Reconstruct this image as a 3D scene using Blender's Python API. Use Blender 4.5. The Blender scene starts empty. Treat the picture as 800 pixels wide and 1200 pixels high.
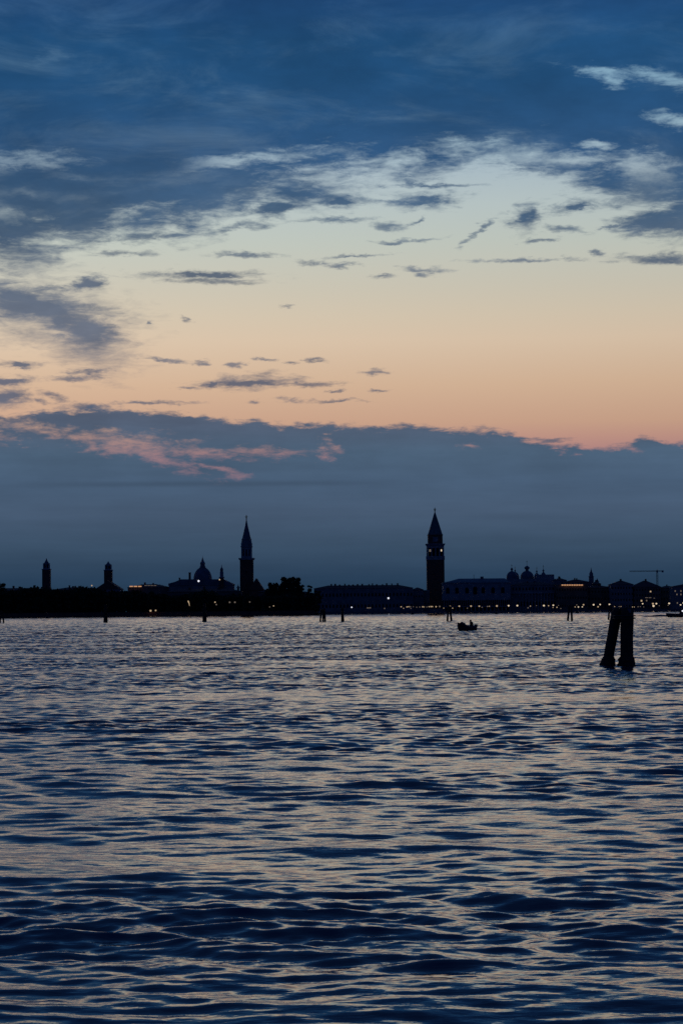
import bpy, bmesh, math, random
import numpy as np
from mathutils import Vector, Matrix, noise as mnoise

random.seed(7)
rng = np.random.default_rng(11)
scene = bpy.context.scene
COL = scene.collection
R = math.radians

# ------------------------------------------------------------------ camera
F_PX = 2740.0          # focal length in pixels of the 800x1200 frame
CAM_H = 2.4
PITCH = math.atan(115.8 / F_PX)
ROLL = R(0.5)
fwd = Vector((0, math.cos(PITCH), math.sin(PITCH)))
up0 = Vector((0, -math.sin(PITCH), math.cos(PITCH)))
rt0 = Vector((1, 0, 0))
rt = rt0 * math.cos(ROLL) - up0 * math.sin(ROLL)
up = up0 * math.cos(ROLL) + rt0 * math.sin(ROLL)
cam_d = bpy.data.cameras.new('camera')
cam = bpy.data.objects.new('camera', cam_d)
COL.objects.link(cam)
m3 = Matrix((rt, up, -fwd)).transposed()
cam.matrix_world = Matrix.Translation((0, 0, CAM_H)) @ m3.to_4x4()
cam_d.sensor_fit = 'VERTICAL'
cam_d.sensor_height = 36.0
cam_d.lens = F_PX * 36.0 / 1200.0
cam_d.clip_start = 0.3
cam_d.clip_end = 60000
scene.camera = cam


def ray(x, y):
    return (fwd * F_PX + rt * (x - 400) + up * (600 - y)).normalized()


def W(x, y, D):
    """world point seen at photo pixel x,y, D metres out from the camera"""
    d = ray(x, y)
    return Vector((0, 0, CAM_H)) + d * (D / d.y)


def WX(x, D): return W(x, 715, D).x
def WZ(y, D, x=400): return W(x, y, D).z


def UV(x, y):
    d = ray(x, y)
    return math.degrees(math.atan2(d.x, d.y)), math.degrees(math.asin(d.z))


DEG = math.degrees(1 / F_PX)


def lin(c, a=1.0):
    out = []
    for v in c[:3]:
        v = v / 255.0
        out.append(v / 12.92 if v <= 0.04045 else ((v + 0.055) / 1.055) ** 2.4)
    return (*out, a)


# ------------------------------------------------------------------ node helper
class NT:
    def __init__(self, tree):
        self.t = tree; self.n = tree.nodes; self.l = tree.links
        self.n.clear()

    def node(self, typ, **kw):
        n = self.n.new(typ)
        for k, v in kw.items(): setattr(n, k, v)
        return n

    def put(self, sock, v):
        if isinstance(v, bpy.types.NodeSocket): self.l.new(v, sock)
        else: sock.default_value = v

    def math(self, op, a, b=None, c=None, clamp=False):
        n = self.node('ShaderNodeMath', operation=op, use_clamp=clamp)
        self.put(n.inputs[0], a)
        if b is not None: self.put(n.inputs[1], b)
        if c is not None: self.put(n.inputs[2], c)
        return n.outputs[0]

    def vmath(self, op, a, b=None, c=None):
        n = self.node('ShaderNodeVectorMath', operation=op)
        self.put(n.inputs[0], a)
        if b is not None: self.put(n.inputs[1], b)
        if c is not None: self.put(n.inputs[2], c)
        return n.outputs['Value'] if op in ('LENGTH', 'DOT_PRODUCT') else n.outputs[0]

    def mix(self, f, a, b, blend='MIX'):
        n = self.node('ShaderNodeMix', data_type='RGBA', blend_type=blend)
        self.put(n.inputs[0], f); self.put(n.inputs[6], a); self.put(n.inputs[7], b)
        return n.outputs[2]

    def mapr(self, v, a, b, c=0.0, d=1.0, smooth=True):
        n = self.node('ShaderNodeMapRange', interpolation_type='SMOOTHSTEP' if smooth else 'LINEAR')
        self.put(n.inputs[0], v)
        for i, q in enumerate((a, b, c, d)): self.put(n.inputs[i + 1], q)
        return n.outputs[0]

    def noise(self, vec, scale, detail=6, rough=0.55, dist=0.0, color=False, lac=2.0):
        n = self.node('ShaderNodeTexNoise')
        self.put(n.inputs['Vector'], vec)
        n.inputs['Scale'].default_value = scale
        n.inputs['Detail'].default_value = detail
        n.inputs['Roughness'].default_value = rough
        n.inputs['Lacunarity'].default_value = lac
        n.inputs['Distortion'].default_value = dist
        return n.outputs['Color' if color else 'Fac']

    def ramp(self, fac, stops):
        n = self.node('ShaderNodeValToRGB')
        cr = n.color_ramp
        cr.interpolation = 'LINEAR'
        while len(cr.elements) > 1: cr.elements.remove(cr.elements[-1])
        cr.elements[0].position = stops[0][0]; cr.elements[0].color = stops[0][1]
        for p, c in stops[1:]:
            e = cr.elements.new(p); e.color = c
        self.put(n.inputs[0], fac)
        return n.outputs[0]

    def curve(self, fac, pts):
        n = self.node('ShaderNodeFloatCurve')
        cm = n.mapping; cu = cm.curves[0]
        cu.points[0].location = pts[0]; cu.points[1].location = pts[-1]
        for p in pts[1:-1]: cu.points.new(*p)
        cm.update()
        self.put(n.inputs['Value'], fac)
        return n.outputs[0]


# ------------------------------------------------------------------ sky
world = bpy.data.worlds.new('World')
scene.world = world
world.use_nodes = True
T = NT(world.node_tree)
tc = T.node('ShaderNodeTexCoord')
dirv = T.vmath('NORMALIZE', tc.outputs['Generated'])
sep = T.node('ShaderNodeSeparateXYZ'); T.put(sep.inputs[0], dirv)
dx, dy, dz = sep.outputs
U0 = T.math('MULTIPLY', T.math('ARCTAN2', dx, dy), 180 / math.pi)
V0 = T.math('MULTIPLY', T.math('ARCSINE', dz), 180 / math.pi)
comb = T.node('ShaderNodeCombineXYZ'); T.put(comb.inputs[0], U0); T.put(comb.inputs[1], V0)
P0 = comb.outputs[0]
# direction squeezed so that noise is wider than tall (flat cloud layers)
sq = T.vmath('MULTIPLY', dirv, (1.0, 1.0, 2.6))
# domain warp of the cloud coordinates
w1 = T.vmath('SUBTRACT', T.noise(sq, 14, 2, 0.5, color=True), (0.5, 0.5, 0.5))
w2 = T.vmath('SUBTRACT', T.noise(sq, 62, 4, 0.6, color=True), (0.5, 0.5, 0.5))
P1 = T.vmath('MULTIPLY_ADD', w1, (1.0, 0.22, 0), P0)
P1 = T.vmath('MULTIPLY_ADD', w2, (0.9, 0.26, 0), P1)
w3 = T.vmath('SUBTRACT', T.noise(sq, 165, 3, 0.65, color=True), (0.5, 0.5, 0.5))
P1 = T.vmath('MULTIPLY_ADD', w3, (0.5, 0.20, 0), P1)
sp = T.node('ShaderNodeSeparateXYZ'); T.put(sp.inputs[0], P1)
U, V = sp.outputs[0], sp.outputs[1]
nA = T.noise(sq, 46, 6, 0.6)                    # medium cloud texture
nB = T.noise(sq, 170, 5, 0.66)                   # fine cloud texture
nC = T.noise(T.vmath('MULTIPLY', dirv, (1, 1, 1.7)), 9, 5, 0.55)   # broad tone


def vfac(y):       # ramp position for a photo row (0..1 over -1..30 degrees)
    return (UV(400, y)[1] + 1.0) / 31.0


Vf0 = T.mapr(V0, -1, 30, smooth=False)


def vramp(rows, fac=Vf0):
    st = sorted((max(0, min(1, vfac(y) if y is not None else p)), lin(c)) for y, p, c in rows)
    return T.ramp(fac, st)


def blobs(lst, coord=None, soft=1.0):
    coord = coord if coord is not None else P1
    cur = None
    for b in lst:
        x, y, rx, ry = b[:4]; sl = b[4] if len(b) > 4 else 0.0
        u, v = UV(x, y)
        mp = T.node('ShaderNodeMapping', vector_type='TEXTURE')
        # (the tiny term chains the nodes, which keeps the shader's memory need low)
        T.put(mp.inputs[0], coord if cur is None else T.vmath('MULTIPLY_ADD', cur, (1e-7, 1e-7, 0), coord))
        mp.inputs['Location'].default_value = (u, v, 0)
        mp.inputs['Rotation'].default_value = (0, 0, -math.atan(sl))
        mp.inputs['Scale'].default_value = (rx * DEG, ry * DEG, 1)
        L = T.vmath('LENGTH', mp.outputs[0])
        cur = L if cur is None else T.math('MINIMUM', cur, L)
    return cur


CL = dict()
clear = vramp([(716, 0, (64, 84, 108)), (600, 0, (118, 110, 126)), (560, 0, (150, 118, 128)),
               (535, 0, (175, 130, 130)), (515, 0, (190, 146, 132)), (497, 0, (199, 160, 136)),
               (452, 0, (209, 177, 149)), (400, 0, (215, 193, 168)), (370, 0, (209, 195, 173)),
               (338, 0, (201, 195, 178)), (285, 0, (190, 197, 188)), (240, 0, (182, 195, 195)),
               (200, 0, (170, 188, 197)), (140, 0, (150, 182, 200)), (80, 0, (134, 172, 196)),
               (0, 0, (96, 140, 184)), (None, .75, (60, 98, 146)), (None, 1.0, (48, 80, 126))])
cloud = vramp([(716, 0, (30, 54, 74)), (678, 0, (39, 62, 86)), (640, 0, (57, 79, 102)), (600, 0, (69, 89, 113)),
               (565, 0, (71, 93, 118)), (530, 0, (73, 95, 118)), (500, 0, (78, 92, 113)),
               (450, 0, (88, 94, 112)), (390, 0, (100, 108, 124)), (330, 0, (88, 102, 122)),
               (260, 0, (66, 92, 120)), (215, 0, (54, 86, 120)), (170, 0, (42, 80, 120)),
               (92, 0, (33, 78, 121)), (50, 0, (31, 76, 119)), (0, 0, (29, 68, 112)),
               (None, .62, (22, 52, 94)), (None, 1.0, (20, 42, 76))])
# tone modulation of the cloud body
tone = T.mapr(nC, 0.3, 0.7, 0.80, 1.20, smooth=False)
tone = T.math('MULTIPLY', tone, T.mapr(nA, 0.25, 0.75, 0.90, 1.12, smooth=False))
tonew = T.mapr(V0, 2.2, 5.5, 0.25, 1.0)
tone = T.math('ADD', T.math('MULTIPLY', T.math('SUBTRACT', tone, 1.0), tonew), 1.0)
# thin level layers inside the low bank
lay = T.noise(T.vmath('MULTIPLY', dirv, (1.0, 1.0, 13.0)), 9.0, 5, 0.6)
tone = T.math('MULTIPLY', tone, T.math('ADD', 1.0, T.math('MULTIPLY', T.math('SUBTRACT', lay, 0.5), T.mapr(V0, 5.5, 8.0, 0.42, 0.12))))
vl = UV(250, 567)[1]
line = T.math('MULTIPLY', T.mapr(T.math('ABSOLUTE', T.math('SUBTRACT', V0, vl)), 0.0, 0.11, 1.0, 0.0), T.mapr(T.math('ABSOLUTE', T.math('ADD', U0, 3.4)), 2.0, 5.5, 1.0, 0.0))
tone = T.math('MULTIPLY', tone, T.math('SUBTRACT', 1.0, T.math('MULTIPLY', line, 0.16)))
scl = T.node('ShaderNodeVectorMath', operation='SCALE'); T.put(scl.inputs[0], cloud); T.put(scl.inputs[3], tone)
cloud = scl.outputs[0]

UX0, UX1 = UV(-500, 600)[0], UV(1300, 600)[0]


def edge(pts):
    """float curve: lower / upper edge elevation (deg) along azimuth"""
    out = []
    for x, y in pts:
        u, v = UV(x, y)
        out.append(((u - UX0) / (UX1 - UX0), v / 20.0))
    out[0] = (0, out[0][1]); out[-1] = (1, out[-1][1])
    return T.math('MULTIPLY', T.curve(T.mapr(U, UX0, UX1, smooth=False), out), 20.0)


nDc = T.math('SUBTRACT', T.noise(T.vmath('MULTIPLY', dirv, (1.0, 1.0, 4.0)), 80, 7, 0.66, 0.4), 0.5)
nAc = T.math('SUBTRACT', nA, 0.5); nBc = T.math('SUBTRACT', nB, 0.5)

# high dark deck with a ragged lower rim
de = edge([(-500, 200), (-100, 290), (0, 288), (60, 276), (110, 280), (150, 262), (200, 256), (250, 246), (300, 224),
           (345, 200), (400, 184), (500, 184), (560, 172), (600, 168), (640, 180), (680, 200), (720, 214),
           (760, 216), (800, 220), (900, 230), (1300, 200)])
dd = T.math('SUBTRACT', V, de)
dd = T.math('ADD', dd, T.math('MULTIPLY', nAc, 1.9))
dd = T.math('ADD', dd, T.math('MULTIPLY', nDc, 1.7))
deckA = T.mapr(dd, -0.80, 0.36)
holes = blobs([(282, 187, 78, 6, -.12), (700, 84, 32, 4, .2), (716, 94, 12, 6, .5),
               (770, 93, 44, 6, .22), (787, 142, 28, 6, .28), (701, 168, 13, 4), (757, 197, 26, 15, .5),
               (672, 186, 42, 6, 0), (618, 182, 22, 7), (840, 110, 40, 8, .2),
               (900, 170, 50, 9, .2)])
holes2 = blobs([(30, 186, 56, 10, .03), (4, 246, 22, 9, .5), (28, 220, 12, 6), (262, 220, 70, 7, -.03), (90, 208, 40, 5, 0), (58, 66, 18, 8, -.2), (-60, 200, 60, 8, 0)])
hm = T.math('ADD', T.math('SUBTRACT', 1.15, holes), T.math('ADD', T.math('MULTIPLY', nDc, 4.0), T.math('MULTIPLY', nBc, 1.2)))
deckA = T.math('MULTIPLY', deckA, T.math('SUBTRACT', 1.0, T.math('MULTIPLY', T.mapr(hm, -0.8, 1.6), 0.90)))
hm2 = T.math('ADD', T.math('SUBTRACT', 1.1, holes2), T.math('ADD', T.math('MULTIPLY', nDc, 4.2), T.math('MULTIPLY', nBc, 1.6)))
deckA = T.math('MULTIPLY', deckA, T.math('SUBTRACT', 1.0, T.math('MULTIPLY', T.mapr(hm2, -0.5, 1.8), T.mapr(V0, 11.5, 13.5, 0.50, 0.16))))
# broad soft thinner places in the deck
veil = T.mapr(T.noise(T.vmath('MULTIPLY', dirv, (1, 1, 3.6)), 12, 8, 0.66, 0.6), 0.46, 0.85, 0.0, 0.24)
deckA = T.math('MULTIPLY', deckA, T.math('SUBTRACT', 1.0, veil))

# low bank
be = edge([(-500, 500), (-100, 476), (0, 483), (30, 487), (60, 480), (100, 476), (130, 474), (170, 480), (210, 478),
           (230, 484), (262, 492), (300, 490), (350, 497), (400, 500), (450, 499), (500, 503), (560, 501), (590, 506),
           (620, 514), (660, 519), (700, 524), (730, 520), (760, 509), (800, 517), (900, 505), (1300, 480)])
bd = T.math('SUBTRACT', be, V)
bd = T.math('ADD', bd, T.math('MULTIPLY', nAc, 0.52))
bd = T.math('ADD', bd, T.math('MULTIPLY', nDc, 0.55))
bankA = T.mapr(bd, -0.05, 0.16)
gaps = blobs([(40, 503, 58, 6, .13), (92, 516, 34, 7, .35), (150, 521, 60, 11, .08), (236, 530, 50, 6, .12),
              (190, 540, 36, 8, .35), (320, 531, 42, 5, .02), (250, 549, 40, 3, .22), (272, 558, 16, 3),
              (386, 525, 14, 5, .6), (388, 537, 8, 4), (120, 506, 18, 3), (662, 516, 16, 2), (735, 524, 12, 3, .3), (555, 523, 10, 3, 0),
              (-60, 515, 60, 6, 0)])
gm = T.math('ADD', T.math('SUBTRACT', 1.05, gaps), T.math('ADD', T.math('MULTIPLY', nDc, 4.2), T.math('MULTIPLY', nBc, 2.4)))
bankA = T.math('MULTIPLY', bankA, T.math('SUBTRACT', 1.0, T.math('MULTIPLY', T.mapr(gm, -0.6, 1.7), 0.64)))

# separate wisps
wis = blobs([(240, 323, 76, 5.0), (250, 330, 60, 4, 0), (145, 298, 40, 4, -.03), (101, 332, 19, 8, -.25), (58, 339, 34, 5, -.05),
             (178, 277, 42, 6, -.1), (292, 300, 45, 3, -.02), (312, 244, 24, 12, 0), (352, 228, 34, 13, 0), (398, 234, 42, 9, .05),
             (385, 258, 44, 4, 0), (282, 265, 30, 5, -.05), (508, 237, 42, 9, -.05), (505, 219, 66, 2.5, 0), (480, 219, 10, 5),
             (462, 267, 24, 5, .0), (495, 262, 14, 3, -.5), (474, 283, 42, 2.2, -.03), (367, 308, 17, 3.5), (415, 302, 36, 2.2, -.06),
             (405, 311, 24, 2.6, -.05), (445, 325, 15, 2.6), (500, 316, 30, 3.2, .05), (505, 322, 9, 3.5), (333, 359, 10, 1.5),
             (618, 252, 20, 11, -.55), (670, 241, 26, 6.5, -.3), (568, 272, 26, 4, -.8), (660, 270, 18, 4, .15), (628, 286, 15, 2.6, -.15),
             (712, 268, 16, 2.2, -.2), (768, 258, 36, 10, -.1), (790, 248, 36, 16, -.5), (620, 306, 52, 2.6, 0), (640, 195, 46, 7, .1),
             (775, 303, 46, 6, 0), (697, 297, 9, 3), (218, 376, 7, 3, .3), (172, 378, 4, 2)])
wisL = blobs([(15, 428, 22, 4, .1), (8, 448, 26, 7), (8, 467, 24, 11), (62, 463, 18, 4.5, .15), (88, 444, 34, 3.5, -.05),
              (100, 436, 32, 2.5, -.05), (45, 470, 9, 3.6), (190, 422, 26, 2.2, .05), (238, 424, 8, 2.5), (277, 425, 10, 3.5), (311, 421, 15, 2.4, .15),
              (345, 425, 9, 2.6), (370, 422, 9, 2.5), (432, 436, 15, 3.0), (296, 447, 54, 8.5, 0), (232, 455, 20, 2.6), (256, 449, 11, 7),
              (350, 450, 44, 3.0, -.04), (347, 469, 15, 3.4), (398, 471, 24, 1.8), (395, 458, 10, 2), (438, 458, 13, 2), (303, 470, 9, 1.8),
              (178, 472, 48, 2.2, 0), (106, 476, 40, 4, 0), (648, 514, 20, 2.6, 0), (250, 570, 330, 4.0, 0), (210, 492, 40, 3, 0)])
wis = T.math('MINIMUM', wis, wisL)
wm = T.math('ADD', T.math('SUBTRACT', 1.0, wis), T.math('ADD', T.math('MULTIPLY', nDc, 3.0), T.math('MULTIPLY', nBc, 1.1)))
wisA = T.math('MULTIPLY', T.mapr(wm, -0.5, 1.05), 0.80)
cores = blobs([(772, 260, 62, 17, -.05), (806, 250, 56, 28, -.4), (40, 360, 90, 18, .12), (98, 386, 40, 22, .3), (101, 332, 20, 8, -.25), (70, 374, 34, 15, .1), (20, 348, 50, 13, .25),
               (318, 243, 34, 8, -.1), (350, 226, 40, 7, .1), (395, 236, 36, 6, 0), (618, 254, 22, 6, -.6), (672, 241, 20, 5, -.25), (508, 237, 38, 8, -.05), (300, 448, 40, 6, 0),
               (8, 466, 30, 10, 0), (10, 448, 26, 6, 0), (245, 323, 60, 3.4, .02), (16, 429, 18, 4, .1), (262, 449, 12, 6, 0), (215, 225, 120, 13, -.12), (60, 215, 120, 14, .05), (150, 200, 110, 12, -.1), (40, 238, 70, 9, .05)])
cm = T.math('ADD', T.math('MULTIPLY', T.math('SUBTRACT', 1.08, cores), 2.0), T.math('ADD', T.math('MULTIPLY', nDc, 2.8), T.math('MULTIPLY', nBc, 1.0)))
wisA = T.math('MAXIMUM', wisA, T.math('MULTIPLY', T.mapr(cm, -0.3, 1.5), 0.94))
# soft grey masses
sft = blobs([(50, 366, 96, 36, .1), (100, 398, 56, 34, .3), (12, 345, 44, 18), (20, 298, 60, 26, .1), (40, 268, 70, 20, 0),
             (345, 224, 80, 22, 0), (760, 225, 70, 22, 0), (618, 262, 16, 14, -1.2), (770, 303, 50, 7, 0), (770, 256, 44, 16, -.35)])
sm = T.math('ADD', T.math('SUBTRACT', 1.0, sft), T.math('ADD', T.math('MULTIPLY', nDc, 2.2), T.math('MULTIPLY', T.math('SUBTRACT', nC, .5), 1.2)))
sftA = T.mapr(sm, -0.5, 1.1, 0.0, 0.74)

a = T.math('MAXIMUM', deckA, bankA)
inv = T.math('MULTIPLY', T.math('SUBTRACT', 1.0, a), T.math('SUBTRACT', 1.0, wisA))
inv = T.math('MULTIPLY', inv, T.math('SUBTRACT', 1.0, sftA))
alpha = T.math('SUBTRACT', 1.0, inv)
side = T.mapr(U0, -9, 9, 1.07, 0.94, smooth=False)
scl2 = T.node('ShaderNodeVectorMath', operation='SCALE'); T.put(scl2.inputs[0], clear); T.put(scl2.inputs[3], side)
clear = scl2.outputs[0]
skyc = T.mix(alpha, clear, cloud)
# sky away from the afterglow is dim blue
back = T.mapr(dy, 0.25, 0.95)
dusk = vramp([(716, 0, (9, 30, 68)), (None, .4, (10, 32, 76)), (None, 1.0, (10, 30, 74))])
skyc = T.mix(back, dusk, skyc)
# physical sky model for the deep twilight base tone
st = T.node('ShaderNodeTexSky', sky_type='NISHITA')
st.sun_disc = False
st.sun_elevation = R(-2.0)
st.sun_rotation = R(0)
st.air_density = 1.0; st.dust_density = 2.0
bg1 = T.node('ShaderNodeBackground'); T.put(bg1.inputs[0], skyc); bg1.inputs[1].default_value = 1.0
bg2 = T.node('ShaderNodeBackground'); T.put(bg2.inputs[0], st.outputs[0]); bg2.inputs[1].default_value = 0.004
ad = T.node('ShaderNodeAddShader'); T.l.new(bg1.outputs[0], ad.inputs[0]); T.l.new(bg2.outputs[0], ad.inputs[1])
wo = T.node('ShaderNodeOutputWorld'); T.l.new(ad.outputs[0], wo.inputs[0])
world.cycles.sampling_method = 'NONE'

# the sun has set behind the bank: only a very weak, very wide last glow
sl = bpy.data.lights.new('sun', 'SUN')
sl.energy = 0.004; sl.angle = R(18); sl.color = (1.0, 0.72, 0.5)
so = bpy.data.objects.new('sun', sl); COL.objects.link(so)
so.rotation_euler = (R(90 - 2.0), 0, R(180))   # light travels towards -Y, from beyond the skyline

vs = scene.view_settings
vs.view_transform = 'Standard'; vs.look = 'None'; vs.exposure = 0; vs.gamma = 1; vs.use_curve_mapping = False
scene.cycles.max_bounces = 5; scene.cycles.diffuse_bounces = 1; scene.cycles.glossy_bounces = 3
scene.cycles.sample_clamp_indirect = 0.8
scene.cycles.use_denoising = False
scene.cycles.use_adaptive_sampling = True
scene.cycles.adaptive_threshold = 0.01

# ------------------------------------------------------------------ materials
def mat(name, col, rough=0.8, var=0.25, scale=0.6, metallic=0.0, spec=0.3, col2=None):
    m = bpy.data.materials.new(name); m.use_nodes = True
    t = NT(m.node_tree)
    g = t.node('ShaderNodeNewGeometry')
    n = t.noise(g.outputs['Position'], scale, 5, 0.6)
    c1 = tuple(v * (1 - var) for v in col) + (1,)
    c2 = (tuple(min(1, v * (1 + var)) for v in col) if col2 is None else tuple(col2)) + (1,)
    c = t.mix(t.mapr(n, 0.3, 0.7), c1, c2)
    b = t.node('ShaderNodeBsdfPrincipled')
    t.put(b.inputs['Base Color'], c); b.inputs['Roughness'].default_value = rough
    b.inputs['Metallic'].default_value = metallic; b.inputs['Specular IOR Level'].default_value = spec
    bp = t.node('ShaderNodeBump'); bp.inputs['Strength'].default_value = 0.4; bp.inputs['Distance'].default_value = 0.05 / scale
    t.put(bp.inputs['Height'], n); t.l.new(bp.outputs[0], b.inputs['Normal'])
    o = t.node('ShaderNodeOutputMaterial'); t.l.new(b.outputs[0], o.inputs[0])
    return m


def emis(name, col, strength):
    m = bpy.data.materials.new(name); m.use_nodes = True
    t = NT(m.node_tree)
    e = t.node('ShaderNodeEmission'); e.inputs[0].default_value = lin(col); e.inputs[1].default_value = strength
    o = t.node('ShaderNodeOutputMaterial'); t.l.new(e.outputs[0], o.inputs[0])
    return m


M = dict(
    brick=mat('brick', (.24, .10, .07), scale=.4), stone=mat('istrian_stone', (.34, .34, .33), scale=.3),
    plaster=mat('plaster', (.20, .16, .13), scale=.2), pale=mat('pale_plaster', (.26, .25, .24), scale=.2),
    ochre=mat('ochre_plaster', (.20, .16, .11), scale=.2), tile=mat('roof_tile', (.20, .10, .07), scale=.8),
    lead=mat('lead_roof', (.16, .19, .21), .55, scale=.3), copper=mat('copper_roof', (.13, .20, .18), .6, scale=.4),
    hole=mat('dark_opening', (.02, .02, .022), .9), foliage=mat('foliage', (.045, .07, .03), .9, .5, scale=.5),
    bark=mat('bark', (.08, .06, .045), .95), wood=mat('weathered_wood', (.055, .042, .032), .8, .5, scale=9),
    crust=mat('mussel_crust', (.02, .02, .022), .7, .5, scale=22), iron=mat('iron', (.05, .05, .055), .5, metallic=.6, scale=5),
    steel=mat('crane_paint', (.25, .16, .06), .5), hull=mat('hull_paint', (.05, .05, .06), .4, scale=2),
    hullw=mat('pale_hull_paint', (.45, .46, .47), .35, scale=1), cloth=mat('dark_cloth', (.03, .03, .04), .9, scale=8),
    skin=mat('skin', (.35, .22, .16), .6, scale=8), hair=mat('hair', (.03, .02, .015), .7, scale=20),
    rubber=mat('rubber', (.03, .03, .03), .6, scale=6), paving=mat('stone_paving', (.24, .23, .21), scale=.3),
    soil=mat('soil', (.07, .06, .045), .95, scale=.1), gold=mat('gilded_copper', (.5, .35, .12), .4, metallic=.8),
    buoy=mat('buoy_paint', (.10, .05, .03), .5),
    lampA=emis('lamp_glow', (255, 220, 178), .46), lampB=emis('bright_lamp_glow', (255, 230, 196), .78),
    lampC=emis('dim_lamp_glow', (200, 180, 165), .22), lampO=emis('amber_glow', (255, 190, 140), .55),
    lampW=emis('white_lamp_glow', (240, 242, 255), 1.0))


# ------------------------------------------------------------------ mesh helpers
def link(o, parent=None):
    COL.objects.link(o)
    if parent is not None: o.parent = parent
    return o


def tag(o, label=None, cat=None, group=None, kind=None):
    if label: o['label'] = label
    if cat: o['category'] = cat
    if group: o['group'] = group
    if kind: o['kind'] = kind
    return o


def thing(name, loc, label, cat, group=None, rz=0.0):
    o = bpy.data.objects.new(name, None)
    o.empty_display_size = 0.5
    o.location = loc; o.rotation_euler = (0, 0, rz)
    COL.objects.link(o)
    return tag(o, label, cat, group)


def obj(name, bm, m, parent=None, smooth=False, loc=None):
    me = bpy.data.meshes.new(name)
    bmesh.ops.recalc_face_normals(bm, faces=bm.faces[:])
    bm.to_mesh(me); bm.free()
    me.materials.append(m)
    if smooth:
        for p in me.polygons: p.use_smooth = True
    o = bpy.data.objects.new(name, me)
    if loc is not None: o.location = loc
    return link(o, parent)


def box(bm, x0, x1, y0, y1, z0, z1):
    v = [bm.verts.new(p) for p in ((x0, y0, z0), (x1, y0, z0), (x1, y1, z0), (x0, y1, z0),
                                   (x0, y0, z1), (x1, y0, z1), (x1, y1, z1), (x0, y1, z1))]
    for f in ((0, 3, 2, 1), (4, 5, 6, 7), (0, 1, 5, 4), (1, 2, 6, 5), (2, 3, 7, 6), (3, 0, 4, 7)):
        bm.faces.new([v[i] for i in f])
    return bm


def bx(*a): return box(bmesh.new(), *a)


def prism(bm, prof, y0, y1):
    """closed profile of (x,z), extruded in y"""
    a = [bm.verts.new((x, y0, z)) for x, z in prof]
    b = [bm.verts.new((x, y1, z)) for x, z in prof]
    n = len(prof)
    for i in range(n): bm.faces.new((a[i], a[(i + 1) % n], b[(i + 1) % n], b[i]))
    bm.faces.new(a[::-1]); bm.faces.new(b)
    return bm


def lathe(bm, prof, n=20, cx=0, cy=0, rot=0.0):
    rings = []
    for r, z in prof:
        r = max(r, 0.002)
        rings.append([bm.verts.new((cx + r * math.cos(rot + 2 * math.pi * k / n), cy + r * math.sin(rot + 2 * math.pi * k / n), z)) for k in range(n)])
    for a, b in zip(rings, rings[1:]):
        for k in range(n): bm.faces.new((a[k], a[(k + 1) % n], b[(k + 1) % n], b[k]))
    bm.faces.new(rings[0][::-1]); bm.faces.new(rings[-1])
    return bm


def lt(prof, n=20, cx=0, cy=0, rot=0.0): return lathe(bmesh.new(), prof, n, cx, cy, rot)


def tube(bm, pts, rad, n=10):
    pts = [Vector(p) for p in pts]
    rings = []
    for i, p in enumerate(pts):
        t = (pts[min(i + 1, len(pts) - 1)] - pts[max(i - 1, 0)]).normalized()
        s = t.cross(Vector((0, 1, 0)))
        if s.length < 1e-3: s = t.cross(Vector((1, 0, 0)))
        s.normalize(); q = t.cross(s)
        r = rad[i] if isinstance(rad, (list, tuple)) else rad
        rings.append([bm.verts.new(p + s * r * math.cos(2 * math.pi * k / n) + q * r * math.sin(2 * math.pi * k / n)) for k in range(n)])
    for a, b in zip(rings, rings[1:]):
        for k in range(n): bm.faces.new((a[k], a[(k + 1) % n], b[(k + 1) % n], b[k]))
    bm.faces.new(rings[0][::-1]); bm.faces.new(rings[-1])
    return bm


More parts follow.
